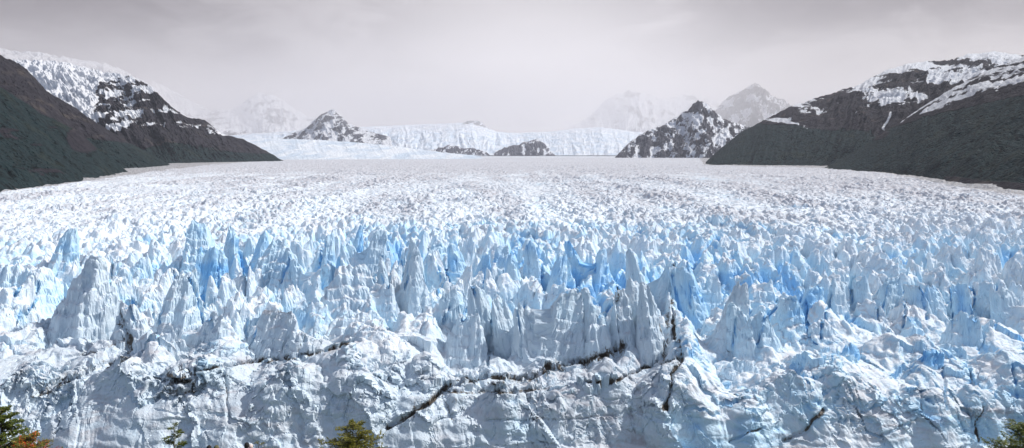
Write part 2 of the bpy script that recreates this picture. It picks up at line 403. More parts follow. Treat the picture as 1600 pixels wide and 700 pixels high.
def build_glacier(q=1.0):
    tx = np.linspace(-.86, .86, int(1300 * q)).astype(np.float32)
    ds = [238.0]
    while ds[-1] < 11500:
        d = ds[-1]
        if d < 262: st = .16
        elif d < 430: st = .27
        elif d < 620: st = .42
        elif d < 1500: st = d * .00115
        elif d < 3500: st = d * .0028
        else: st = d * .008
        ds.append(d + st / q)
    D = np.array(ds, np.float32)
    nr, nc = len(D), len(tx)
    pd = np.array([p[1] for p in PROF], float); pz = np.array([ZC - (p[0] - Y0) / F * p[1] for p in PROF])
    ld = np.log(pd)
    # smooth interpolation of the base profile
    base_at = lambda d: np.interp(np.log(d), ld, pz)
    Y = np.repeat(D[:, None], nc, 1)
    T = np.repeat(tx[None, :], nr, 0)
    X = T * Y
    # wandering of the front and of the terraces
    shift = 9 * fbm(X / 60, Y / 90, 3, 3) * sstep(1500, 500, Y) + 3.5 * vnoise(X / 14, Y / 30, 9) * sstep(330, 262, Y)
    zb = base_at(np.maximum(Y + shift, 200)).astype(np.float32)
    PX = T * F + 800
    win = lambda a, b, q_: sstep(a - q_, a + q_, PX) * sstep(b + q_, b - q_, PX)
    zb = zb - (7.5 * win(690, 1060, 25) + 5. * win(70, 230, 20) + 6. * win(1090, 1175, 20) + 4. * win(250, 470, 20)) * sstep(260, 274, Y) * sstep(335, 300, Y)
    near = sstep(430, 300, Y); mid = sstep(300, 420, Y)
    # domain warp
    wx = X + 2.2 * vnoise(X / 9, Y / 9, 21) + .8 * vnoise(X / 2.6, Y / 2.6, 22)
    wy = Y + 2.2 * vnoise(X / 9, Y / 9, 23) + .8 * vnoise(X / 2.6, Y / 2.6, 24)
    # long flow bands in the surface
    band = fbm(X / 160, Y / 260, 31, 3)
    # mid and far field seracs
    A1 = np.interp(Y[:, 0], [250, 300, 350, 430, 520, 650, 1000, 2000, 4000, 9000], [5, 7, 12, 15, 11, 5.2, 2.8, 2.0, 2.2, 2.5]).astype(np.float32)[:, None]
    A1 = A1 * (1 + .7 * band)
    A1 = A1 * (1 - .45 * sstep(560, 60, PX) * sstep(900, 400, Y) * sstep(380, 450, Y))
    s1 = spires(wx, wy, 14, 41, .1, .9, (2.6, 6.5), (1.6, 4.), .7, blunt=.22)
    s0 = spires(wx + 40, wy, 27, 44, -1.2, 1.25, (3.2, 8.), (2., 5.), .6, blunt=.13)
    s1 = np.maximum(s1, s0 * sstep(700, 480, Y) - 9 * sstep(480, 700, Y))
    s1b = spires(wx - 11, wy * .85, 8.5, 47, .15, 1.0, (1.6, 4.4), (1.2, 3.), 1.0, blunt=.14)
    s2 = spires(wx + 70, wy, 5.2, 57, .2, 1.0, (1.3, 3.2), (1.0, 2.6), 1.4)
    s3 = spires(wx - 30, wy + 9, 2.6, 77, .2, 1.0, (1.0, 2.6), (1.0, 2.6), 3.1)
    kb = sstep(620, 440, Y)
    h = A1 * np.maximum(s1, -.45) * (.14 + .86 * kb) + A1 * .62 * (1 - .45 * kb) * np.maximum(s1b, -.45) + A1 * .30 * np.maximum(s2, -.5) + (.07 * A1 + .1 + .25 * sstep(1500, 700, Y)) * np.maximum(s3, -.6)
    # pressure ridges running across the flow
    pr = ridged(X / 210 + Y / 400, Y / 60 + X * X / 90000 + .5 * vnoise(X / 90, Y / 90, 35), 33, 3)
    h = h + 5.0 * pr * sstep(430, 560, Y) * sstep(4000, 900, Y)
    # smoother snowy stretches between the broken ones
    calm = sstep(.12, .5, fbm(X / 70, Y / 60, 37, 3)) * sstep(430, 520, Y)
    h = h * (1 - .6 * calm)
    # streams of smoother and rougher ice drawn out along the flow
    strm = fbm(X / 75 + .3 * band, Y / 900, 39, 4, .6)
    h = h * (1 + .9 * strm * sstep(450, 650, Y))
    h = h + .9 * facets(wx / 7, wy / 5, 40, .9) * sstep(430, 500, Y) * sstep(1600, 900, Y)
    big = fbm(X / 45, Y / 60, 91, 3)
    h = h + 3.5 * big * sstep(3500, 500, Y)
    h = h - A1 * .35
    # on the near terraces the relief is crumbled rather than spired
    K = np.searchsorted(D, 450); M = np.searchsorted(D, 1500)
    wxn, wyn = wx[:K], wy[:K]
    def pad(a):
        o_ = np.zeros_like(X); o_[:a.shape[0]] = a; return o_
    f1, e1, c1 = worley(wxn / 6.5, wyn / 6.5, 101)
    f2, e2, c2 = worley(wxn / 2.6 + 50, wyn / 2.6, 111)
    fc = facets(wxn / 14 + .2 * wyn / 13, wyn / 12, 102, .8); fc2 = facets(wxn / 5.2, wyn / 4.6 + 9, 103, .8)
    sp = spires(wxn, wyn, 19, 105, .0, 1.0, (1.0, 2.4), (1.0, 2.0), .8)
    rub = .22 + .78 * sstep(-.05, .35, fbm(X[:K] / 26, Y[:K] / 20, 107, 3) + .10)
    crumble = pad(9.0 * np.maximum(sp, -.5) + 2.6 * fc + rub * (1.5 * fc2 + 1.5 * (c1 - .5) + 1.9 * (1 - f1 * 1.3) + .9 * (c2 - .5) + 1.0 * (1 - f2 * 1.3)) - 1.)
    crumble = crumble + 4.0 * big
    wn = sstep(325, 285, Y)
    h = h * (1 - wn) + crumble * wn * sstep(244, 262, Y)
    Z = zb + h
    blue = np.zeros_like(Z); crust = np.zeros_like(Z); own = np.full(Z.shape, -1, np.int16)
    leanx = (.38 * vnoise(X / 24, Y / 24, 251) * np.clip(h + .2 * A1, 0, 30) * sstep(900, 500, Y)).astype(np.float32) * (1 - .6 * wn)
    # hand placed seracs
    for k, (ax, ay, d, wl, wr, fy, sf, sb, tw, bl, cr, lab) in enumerate(SER):
        c = P(ax, ay, d); m = d / F
        zfoot = ZC - (fy - Y0) / F * (d - (fy - ay) * m / sf)
        H = c[2] - zfoot
        r0 = np.searchsorted(D, d - 1.8 * H / sf - 12); r1 = np.searchsorted(D, d + 1.6 * H / sb + 12)
        t0 = (c[0] - 2.2 * wl * m - 10) / (d - 20); t1 = (c[0] + 2.2 * wr * m + 10) / (d - 20)
        if c[0] < 0: t0 = (c[0] - 2.2 * wl * m - 14) / (d - 25)
        c0 = np.searchsorted(tx, t0); c1_ = np.searchsorted(tx, t1)
        if r1 <= r0 or c1_ <= c0: continue
        sl = (slice(r0, r1), slice(c0, c1_))
        x = X[sl]; y = Y[sl]
        s = 500 + k * 13
        jx = 1.3 * fbm(x / 7, y / 9, s, 2) + .22 * fbm(x / 1.6, y / 2.2, s + 3, 2)
        jy = 2.0 * fbm(x / 6, y / 7, s + 5, 2) + .6 * vnoise(x / 1.7, y / 8, s + 7)
        ang = (rng.rand() - .5) * .7
        u = x - c[0] + jx; v = y - d + jy
        u, v = u * math.cos(ang) + v * math.sin(ang), -u * math.sin(ang) + v * math.cos(ang)
        twm = tw * m
        kl = H / max(wl * m - twm * .5, 1.5); kr = H / max(wr * m - twm * .5, 1.5)
        u2 = np.where(u > 0, np.maximum(0, u - twm), np.minimum(0, u + twm))
        f2_ = np.zeros_like(u)
        nf = 6
        off = rng.rand() * 60
        for q_ in range(nf):
            az = math.radians(off + 60 * q_ + (rng.rand() - .5) * 36)
            cx_, sy_ = math.cos(az), math.sin(az)
            kk = math.hypot(cx_ * (kr if cx_ > 0 else kl), sy_ * (sb if sy_ > 0 else sf))
            f2_ = np.maximum(f2_, kk * (u2 * cx_ + v * sy_) * (.85 + .4 * rng.rand()) - rng.rand() * .06 * H)
        # tilted summit
        f2_ = f2_ + np.clip(.10 * u * (rng.rand() - .3) + .05 * np.abs(u), -.06 * H, .1 * H)
        e = f2_ / H
        f3 = H * (np.where(e < .12, e * .9, .108 + (e - .12) * 1.15))
        top = c[2] - f3
        # sub-blades, broken plates, ledges
        top = top + .10 * H * (np.maximum(spires(x + s, y, 5.0, s + 20, .2, 1., (1.8, 4.), (1., 2.4), .5), -.4) - .25)
        pl = facets(x / 3.4 + .5 * jx, y / 4.5, s + 31, .9)
        top = top + 1.1 * pl * sstep(.05, .35, e) + .7 * facets(x / 1.3, y / 1.7, s + 33, .8) + .25 * fbm(x / 1.2, y / 1.4, s + 11, 2)
        qs = 3.2 + 2.2 * rng.rand()
        t_ = top / qs + .55 * fbm(x / 9, y / 9, s + 35, 2) + .12 * x * (rng.rand() - .5)
        fr_ = t_ - np.floor(t_)
        top = top + qs * (sstep(.25, .75, fr_) - fr_) * .6 * sstep(.1, .3, e)
        zz = Z[sl]
        won = top > zz
        Z[sl] = np.where(won, top, zz)
        own[sl] = np.where(won, k, own[sl])
        leanx[sl] = np.where(won, (rng.rand() - .5) * .45 * np.clip(top - zfoot, 0, 40), leanx[sl])
        blue[sl] = np.where(won, bl * 1.05, blue[sl]); crust[sl] = np.where(won, cr, crust[sl])
    # lower cliff: vertical part, crust, bedding
    # horizontal displacement so faces gain relief of their own
    gx = np.gradient(Z, axis=1) / np.maximum(np.gradient(X, axis=1), 1e-3)
    gy = np.gradient(Z, axis=0) / np.gradient(D)[:, None]
    sl_ = np.sqrt(gx * gx + gy * gy + 1)
    nx, ny, nz = -gx / sl_, -gy / sl_, 1 / sl_
    steep = 1 - nz
    fine = sstep(1500, 500, Y)
    a = X[:M] * .8 + Y[:M] * .25; b = Z[:M]; stp = steep[:M]
    a = a + 1.2 * vnoise(a / 6, b / 6, 128); b = b + 1.2 * vnoise(X[:M] / 6, Z[:M] / 6, 129)
    nrm = pad((.45 * fbm(a / 7, b / 7, 131, 3) + 1.1 * ridged(a / 5.5 + .3 * vnoise(b / 9, a / 9, 133), b / 34, 132, 2) * sstep(300, 262, Y[:M]) + .3 * ridged(a / 3.2, b / 6.5, 141, 2) + .22 * fbm(a / 1.3, b / 1.7, 151, 2)) * fine[:M] * (.25 + .75 * stp))
    a = a[:K]; b = b[:K]; stp = stp[:K]
    wallz = sstep(300, 262, Y[:K])
    _, we, _w = worley(a / 8 + .35 * vnoise(a / 4, b / 4, 5), b / 11, 166)
    nrm = nrm + pad(sstep(.3, .7, stp) * (wallz * (3.0 * facets(a / 15 + b / 40, b / 34, 161, .9) + 1.3 * facets(a / 6 + b / 30, b / 12, 162, .8)) + (.35 + .65 * rub) * (.6 * facets(a / 3.2, b / 4.2, 163, .7) + .25 * facets(a / 1.4, b / 1.6, 164, .7)))
                    - .7 * sstep(.06, .0, we) * sstep(.35, .75, stp))
    bed = pad(vnoise(a / 60, b / 2.2 + X[:K] / 30, 171) * .6 * sstep(268, 250, Y[:K]))
    nrm = nrm + bed
    # projected position for the seams
    def proj(X_, Y_, Z_): return 800 + F * X_ / Y_, Y0 + F * (ZC - Z_) / Y_
    px, py = proj(X, Y, Z)
    px = px + 5 * fbm(X / 6, Z / 6, 181, 3); py = py + 5 * fbm(X / 6 + 40, Z / 6, 182, 3)
    dirt = np.zeros_like(Z); cut = np.zeros_like(Z)
    nr1 = np.searchsorted(D, 430)
    S = slice(0, nr1)
    pxs, pys = px[S], py[S]
    wn_ = fbm(X[S] / 5, Z[S] / 5, 191, 3) * 1.5
    wn2_ = fbm(X[S] / 9, Z[S] / 9, 193, 3) * 1.5
    for line, w, st, dep in SEAMS:
        dd = seg_dist(pxs, pys, line)
        w2 = .55 * w * np.clip(.9 + 1.1 * wn_, .15, 2.2)
        st_ = st * np.clip(.98 + .9 * wn2_, .55, 1.1)
        dirt[S] = np.maximum(dirt[S], 1.0 * st_ * (1 - sstep(.3 * w2, 1.3 * w2, dd)))
        # smudges round the seam and streaks hanging below it
        dirt[S] = np.maximum(dirt[S], .38 * st_ * (1 - sstep(w2, 5 * w, dd)))
        dirt[S] = np.maximum(dirt[S], .60 * st_ * (1 - sstep(w2, 4.0 * w, dd)) * sstep(.0, .6, vnoise(X[S] / .9, Z[S] / 9, 192)))
        cut[S] = np.maximum(cut[S], dep * (1 - sstep(.2 * w, .8 * w, dd)))
    for line, w, dep in CRACKS:
        dd = seg_dist(pxs, pys, line)
        kk = (1 - sstep(.15 * w, .8 * w, dd)) * np.clip(.9 + .8 * wn_, 0, 1)
        cut[S] = np.maximum(cut[S], dep * kk)
        blue[S] = np.maximum(blue[S], kk)
        crust[S] = crust[S] * (1 - kk)
    nrm = nrm - cut
    hx, hy = nx, ny
    X2 = X + nx * nrm + leanx; Y2 = Y + ny * nrm; Z2 = Z + nz * nrm
    # material attributes ------------------------------------------------
    loc = Z - zb
    clean = fbm(X / 22, Y / 22 + Z / 18, 201, 3)
    st2 = sstep(.22, .62, steep)
    clean2 = pad(fbm(X[:K] / 9, Z[:K] / 12 + Y[:K] / 14, 205, 3) * 1.6)
    depth = sstep(.35, -.25, (h / np.maximum(A1, 1)))            # clear blue ice low in the crevasses
    tone = sstep(-.25, .35, fbm(X / 55, Y / 110, 215, 4, .6))
    bfree = np.clip((.36 * st2 * (.8 + .9 * clean) + .40 * depth * (.6 + .8 * clean)) * (.5 + 1.15 * tone) * (1 + .25 * sstep(700, 450, Y)) * (1 - .5 * sstep(600, 100, PX)) * (1 - .35 * sstep(1150, 1400, PX)), 0, .8)
    bcr = np.clip(.42 + .65 * fbm(X / 14, Z / 10, 203, 3), 0, 1) * (.35 + .65 * st2) * sstep(-.25, .45, fbm(PX / 130, Z / 20, 207, 2) + .35 * sstep(980, 1150, PX))
    bnear = bcr + .25 * st2
    blue = np.where(own >= 0, np.clip(blue * (.30 + .55 * st2 + .55 * clean2) + .10 * st2, 0, 1), bfree * (1 - wn) + bnear * wn)
    blue = blue * (1 - .35 * sstep(1000, 2600, Y))
    blue = np.clip(np.maximum(blue, .9 * (cut > 1.2) * (dirt < .15)), 0, 1)
    wall = sstep(78, 70, Z2) * sstep(345, 300, Y)
    grey = np.clip(wall * sstep(1120, 980, PX + 60 * clean) * (.75 + .5 * clean), 0, 1)
    crust = np.clip(np.where(own >= 0, crust * (.45 + .6 * st2), 0) + grey, 0, 1)
    blue = blue * (1 - .55 * grey)
    dust_shade = np.clip(.28 + .9 * fbm(X / 60, Y / 120, 211, 3), 0, .8) * sstep(.75, .35, steep) * .55
    # brown margins and the medial bands, plus the painted shadow band far off
    xr = X / np.maximum(Y, 1)
    dust_shade = dust_shade + .55 * sstep(.30, .52, xr + .05 * band) * sstep(850, 1300, Y) * sstep(6000, 2500, Y)
    dust_shade = dust_shade + (.34 + .22 * sstep(.1, .4, xr)) * sstep(560, 1200, Y) + .5 * sstep(.0, .4, strm) * sstep(520, 900, Y) + .95 * sstep(1300, 2300, Y + 700 * band + 500 * strm) * sstep(9000, 3200, Y)  # last term: cloud shadow painted as grey across the far ice
    dust_shade = dust_shade + .35 * sstep(.55, .75, ridged(X / 120, Y / 700, 221, 2))* sstep(450, 700, Y)
    dust_shade = dust_shade + .5 * wn * sstep(.05, .5, fbm(X / 18, Y / 12 + Z / 9, 223, 3)) * sstep(.8, .3, steep)
    lay = sstep(.35, .55, 1 - np.abs(vnoise(X[:K] / 70, Z2[:K] / 2.4 + X[:K] / 60 + .5 * vnoise(X[:K] / 9, Z2[:K] / 9, 233), 231)) * 3) * sstep(-.1, .4, fbm(X[:K] / 30, Z2[:K] / 9, 235, 3))
    dust_shade = dust_shade + pad(.55 * lay * sstep(275, 258, Y[:K]))
    ppx, ppy = proj(X, Y, Z)
    ml = np.interp(ppx, [-400, 0, 67, 122, 180, 214, 240, 284, 330, 448, 470], [345, 305, 297, 289, 281, 277, 272, 268, 262, 254, 240])
    mr = np.interp(ppx, [1080, 1100, 1180, 1280, 1375, 1430, 1480, 1534, 1590, 1680, 1900], [230, 259, 261, 263, 270, 278, 287, 295, 302, 315, 345])
    mg = np.maximum(ml * (ppx < 480), mr * (ppx > 1060))
    mw = 1.4 + 6 * sstep(1350, 1500, ppx)
    marg = sstep(mw, .3 * mw, (ppy - mg + np.where(ppx < 480, 5.5, 1.5)) - 3 * fbm(X / 60, Y / 60, 241, 3)) * (mg > 0)
    dust_shade = np.clip(dust_shade + marg, 0, 1)
    marg_dirt = .55 * marg
    dirt = np.clip(np.maximum(dirt, marg_dirt), 0, 1)
    co = np.stack([X2, Y2, Z2], -1).reshape(-1, 3)
    quads = grid_quads(nr, nc)
    at = {'blue': blue.ravel(), 'dirt': dirt.ravel(), 'dust_shade': dust_shade.ravel(), 'crust': crust.ravel()}
    ice = ice_material()
    fo = own.ravel()[quads]
    labs = [i for i, s in enumerate(SER) if s[11] or True]
    face_own = np.where((fo == fo[:, :1]).all(1), fo[:, 0], -1)
    rest = face_own < 0
    def sub(name, sel, parent=None):
        qd = quads[sel]
        idx, inv = np.unique(qd, return_inverse=True)
        me = mesh_np(name, co[idx], inv.reshape(qd.shape), {k: v[idx] for k, v in at.items()})
        return link(name, me, ice, parent)
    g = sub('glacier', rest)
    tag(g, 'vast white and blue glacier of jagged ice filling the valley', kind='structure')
    for k, s in enumerate(SER):
        sel = face_own == k
        if sel.sum() < 60: continue
        o = sub('serac', sel, g)
        if s[11]: o['label'] = s[11]
    print('glacier', nr, nc, nr * nc)
    return g

# ------------------------------------------------------------------ mountains
def mountain_material(name, forest, rock, snow=(.80, .82, .86), k=1.):
    m, nt, b = mat(name)
    v = coords(nt)
    sn = attr(nt, 'snow'); fo = attr(nt, 'forest')
    n1 = noise_(nt, v, .012 / k, 6, .62); n2 = noise_(nt, v, .05 / k, 5, .65); n3 = noise_(nt, v, .11 / k, 4, .7)
    rk = mixc(nt, rng_(nt, n2, .35, .65), rock, tuple(c * 1.7 + .008 for c in rock))
    rk = mixc(nt, rng_(nt, n1, .54, .70, 0., .7), rk, (.11, .092, .082))
    vo = N(nt, 'ShaderNodeTexVoronoi', feature='F1'); vo.inputs['Scale'].default_value = .11 / k
    vo.inputs['Detail'].default_value = 1.5; vo.inputs['Roughness'].default_value = .7
    nt.links.new(v, vo.inputs['Vector'])
    fr = mixc(nt, rng_(nt, n3, .38, .62), tuple(c * .55 for c in forest), tuple(c * 1.5 for c in forest))
    sc_ = N(nt, 'ShaderNodeSeparateColor'); nt.links.new(vo.outputs['Color'], sc_.inputs[0])
    fr = mixc(nt, rng_(nt, sc_.outputs[0], .45, .95, 0., .9), fr, tuple(c * 4.2 for c in forest))
    fr = mixc(nt, rng_(nt, n1, .54, .68, 0., .35), fr, (.050, .058, .038))
    f = rng_(nt, math_(nt, 'ADD', fo, math_(nt, 'MULTIPLY', math_(nt, 'SUBTRACT', n2, .5), .55)), .42, .58)
    c = mixc(nt, f, rk, fr)
    s = rng_(nt, math_(nt, 'ADD', sn, math_(nt, 'MULTIPLY', math_(nt, 'SUBTRACT', n2, .5), .35)), .47, .55)
    c = mixc(nt, s, c, snow)
    nt.links.new(c, b.inputs['Base Color']); b.inputs['Roughness'].default_value = .9
    b.inputs['Specular IOR Level'].default_value = .1
    bump(nt, b, math_(nt, 'SUBTRACT', math_(nt, 'ADD', n2, n3), math_(nt, 'MULTIPLY', math_(nt, 'MULTIPLY', vo.outputs['Distance'], f), .6)), 15 * k, .9)
    return m

def build_mountain(name, label, ridge, foot, mt, nu=420, nv=200, rough=.10, snow_fn=None, seed=1, back=1.0, gully=1.0, flut=9.0, jag=1.0, crest=1.0):
    """ridge and foot: lists of (px, py, d) in order of px; the massif runs foot -> ridge -> down behind"""
    R = np.array([P(*r) for r in ridge]); G = np.array([P(*r) for r in foot])
    def along(A, n):
        s = np.r_[0, np.cumsum(np.linalg.norm(np.diff(A, axis=0), axis=1))]; s /= s[-1]
        t = np.linspace(0, 1, n)
        return np.stack([np.interp(t, s, A[:, i]) for i in range(3)], -1), s[-1]
    RR, _ = along(R, nu); GG, _ = along(G, nu)
    L = np.linalg.norm(np.diff(RR, axis=0), axis=1).sum()
    tt = np.linspace(0, 1, nu) * L
    mpp = np.median(RR[:, 1]) / F
    RR[:, 2] += crest * mpp * (2.2 * fbm(tt / (26 * mpp), tt * 0 + seed, seed + 50, 5, .62) + .8 * (ridged(tt / (14 * mpp), tt * 0 + 3., seed + 60, 3)))
    hmax = (RR[:, 2].max() - 80)
    nb = nv // 3
    V = np.r_[np.linspace(0, 1, nv), 1 + np.linspace(0, 1, nb + 1)[1:]]
    U = np.linspace(0, 1, nu)
    vv, uu = np.meshgrid(V, U, indexing='ij')
    Rr = RR[None]; Gg = GG[None]
    vf = np.minimum(vv, 1)[..., None]
    # concave-convex slope
    prof = vf ** 1.08
    pos = Gg + (Rr - Gg) * vf
    pos = np.concatenate([pos[..., :2], Gg[..., 2:] + (Rr - Gg)[..., 2:] * prof], -1)
    bk = np.maximum(vv - 1, 0)[..., None]
    out = (Rr - Gg); out = out / np.maximum(np.linalg.norm(out[..., :2], axis=-1, keepdims=True), 1)
    H = np.maximum(Rr[..., 2:] - 60, 10)
    pos = pos + np.concatenate([out[..., :2] * bk * H * 1.6 * back, -H * bk], -1)
    hloc = (Rr[..., 2] - Gg[..., 2])
    S = uu * L; W = vv * np.maximum(hloc, 50) * 1.5
    k_ = max(1., mpp / 3.5)
    x, y = pos[..., 0], pos[..., 1]
    # gullies running down the slope plus general roughness
    gl = ridged(S / (hmax * .5) + .45 * fbm(S / (hmax * .6), W / (hmax * .6), seed + 3, 4, .6) + .35 * W / hmax, W / (hmax * 1.3), seed, 4, .6)
    rg = fbm(x / (180 * k_), y / (180 * k_), seed + 5, 5, .6)
    fineR = ridged(S / (60 * k_) + .5 * rg, W / (80 * k_), seed + 9, 4, .62)
    lock = 1 - np.exp(-((vv - 1) / .12) ** 2) * .85          # keep the skyline where it was traced
    taper = sstep(0, .10, vv)
    dz = hloc * rough * (gl * gully + .8 * rg) * lock * taper + hloc * rough * .32 * fineR * taper * jag
    pos[..., 2] += dz
    pos[..., 1] -= dz * .8
    z = pos[..., 2]
    gz = np.gradient(z, axis=1) / np.maximum(np.gradient(S, axis=1), 1e-3)
    el = (z - 85) / max(hmax, 1)
    snow, forest = snow_fn(uu, vv, el, gl, fineR, rg, x, y, z, S, W, pos)
    me = mesh_np(name, pos.reshape(-1, 3), grid_quads(len(V), nu), {'snow': snow, 'forest': forest}, smooth=False)
    o = link(name, me, mt)
    tag(o, label, kind='structure')
    return o

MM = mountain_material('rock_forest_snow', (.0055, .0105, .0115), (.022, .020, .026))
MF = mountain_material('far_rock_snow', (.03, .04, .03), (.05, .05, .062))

def snowfield_material():
    m, nt, b = mat('crevassed_snow')
    n = noise_(nt, coords(nt, (1, .35, 1)), .006, 6, .65, .6); n2 = noise_(nt, coords(nt, (1, 1, 3)), .02, 6, .7)
    c = mixc(nt, rng_(nt, n, .38, .60), (.50, .59, .69), (.70, .74, .79))
    c = mixc(nt, rng_(nt, n2, .50, .70, 0., .35), c, (.50, .60, .71))
    nt.links.new(c, b.inputs['Base Color']); b.inputs['Roughness'].default_value = .8
    bump(nt, b, math_(nt, 'ADD', n, n2), 30, .6)
    return m
MS = snowfield_material()
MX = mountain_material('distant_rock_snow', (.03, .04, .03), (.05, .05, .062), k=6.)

def pxy(pos):
    return 800 + F * pos[..., 0] / pos[..., 1], Y0 + F * (ZC - pos[..., 2]) / pos[..., 1]

def sn_L1(uu, vv, el, gl, fr, rg, x, y, z, S, W, pos):
    px, py = pxy(pos)
    bare = .8 * sstep(.25, .6, fbm(x / 60 + z / 50, z / 45, 300, 5, .6) + .06)
    bare = np.maximum(bare, sstep(34, 10, np.hypot((px - 133) / 1.3, py - 216)))
    return np.zeros_like(z), .85 - .75 * bare
def sn_L2(uu, vv, el, gl, fr, rg, x, y, z, S, W, pos):
    px, py = pxy(pos)
    line = np.interp(px, [-100, 0, 60, 120, 200, 280], [100, 158, 182, 212, 226, 240])
    f = sstep(-14, 12, py - line + 26 * fbm(x / 120, z / 60, 310, 3))
    s = .30 * sstep(.3, .8, gl) * sstep(160, 100, py) + .45 * sstep(.1, .5, fbm(x / 40, z / 90, 312, 3)) * sstep(190, 120, py)
    return s * 1.0, f
def sn_L3(uu, vv, el, gl, fr, rg, x, y, z, S, W, pos):
    px, py = pxy(pos)
    f = sstep(.0, 1., (py - np.interp(px, [150, 200, 260, 330, 440], [255, 236, 218, 226, 234])) / 14 + .9 * fbm(x / 200, z / 90, 320, 4))
    q1 = x * .80 + z * .60; q2 = -x * .60 + z * .80
    n = fbm(q1 / 60, q2 / 150, 321, 6, .62); 
    n2 = fbm(x / 140, z / 60, 327, 5, .62)
    lim = np.interp(px, [150, 200, 250, 300, 350, 400], [215, 212, 206, 208, 216, 222])
    patch = (.43 + .85 * n + .6 * n2 - .12 * gl) * sstep(lim + 8, lim - 12, py)
    ed = np.interp(py, [100, 118, 128, 165, 190, 210, 230], [215, 185, 156, 150, 142, 150, 158])
    patch = np.maximum(patch, .9 * sstep(6, -6, px - ed + 16 * n2 + 8 * n)) + .30 * sstep(14, 4, py - np.interp(px, [154, 208, 238, 260], [114, 123, 139, 164])) * (px < 262)
    return np.clip(patch, 0, 1), f * sstep(.4, .3, patch)
def sn_R3(uu, vv, el, gl, fr, rg, x, y, z, S, W, pos):
    px, py = pxy(pos)
    q1 = x * .86 + z * .5; q2 = -x * .5 + z * .86
    n = fbm(q1 / 220, q2 / 70, 330, 6, .62)
    n2 = fbm(x / 150, z / 80, 332, 5, .62)
    line = np.interp(px, [1100, 1180, 1219, 1260, 1310, 1340, 1370, 1400, 1430, 1500, 1600], [170, 186, 190, 196, 184, 172, 162, 160, 160, 130, 120])
    sk = np.interp(px, [1100, 1219, 1267, 1308, 1334, 1378, 1423, 1479, 1516, 1549, 1590], [257, 175, 157, 144, 138, 114, 101, 97, 88, 84, 88])
    a = sstep(12, -6, py - line + 16 * n2)
    b = .07 + sstep(1290, 1345, px) * .15 + .20 * sstep(16, 5, py - sk) * sstep(1320, 1350, px)
    s = a * (.35 + .85 * n + .45 * n2 + b - .15 * gl)
    # the ragged snowline
    s = s + .42 * sstep(7, 1, np.abs(py - line - 2 + 16 * n2)) * sstep(1170, 1200, px) * sstep(1480, 1430, px) * sstep(-.25, .15, n)
    gul = sstep(4, 1.5, seg_dist(px + 5 * n2, py, [(1392, 176), (1388, 186), (1382, 196), (1380, 202)]))
    s = np.maximum(s, gul * .6)
    f = sstep(-6, 12, py - np.interp(px, [1100, 1150, 1219, 1300, 1360, 1390, 1420, 1500], [190, 190, 196, 196, 200, 226, 190, 150]) + 14 * n2)
    return np.clip(s, 0, 1), f
def sn_R4(uu, vv, el, gl, fr, rg, x, y, z, S, W, pos):
    px, py = pxy(pos)
    sk = np.interp(px, [1375, 1441, 1479, 1534, 1600, 1700], [212, 168, 144, 116, 90, 50])
    # snow lies in stripes that run down the slope to the left
    q1 = x * .80 + z * .62; q2 = -x * .62 + z * .80
    n = fbm(x / 90, z / 60, 340, 5, .6)
    st = fbm(q1 / 170, q2 / 17, 341, 5, .6)
    dsk = py - sk
    lim = np.interp(px, [1400, 1441, 1479, 1534, 1600, 1700], [0, 12, 26, 44, 54, 64])
    s = sstep(1.15, .55, dsk / np.maximum(lim, 1) + .6 * n) * (.55 + 1.0 * st + .25 * n)
    s = s * (px > 1405)
    f = sstep(-4, 10, dsk - lim + 12 * n)
    f = f * (1 - .8 * sstep(8, 2, np.abs(py - np.interp(px, [1350, 1450, 1600], [262, 276, 292])) + 6 * rg) * sstep(1440, 1500, px))
    return np.clip(s, 0, 1), f
def far_snow(bias, sc=1.0, cl=0.):
    def fn(uu, vv, el, gl, fr, rg, x, y, z, S, W, pos):
        mp = np.median(y) / F
        q1 = (x * .8 + z * .6) / mp; q2 = (-x * .6 + z * .8) / mp
        n = fbm(q1 / (24 * sc), q2 / (13 * sc), 350, 5, .62)
        return np.clip(bias + .55 * n - .30 * gl + .16 * fr + cl * sstep(.3, 0, vv), 0, 1), np.zeros_like(z)
    return fn

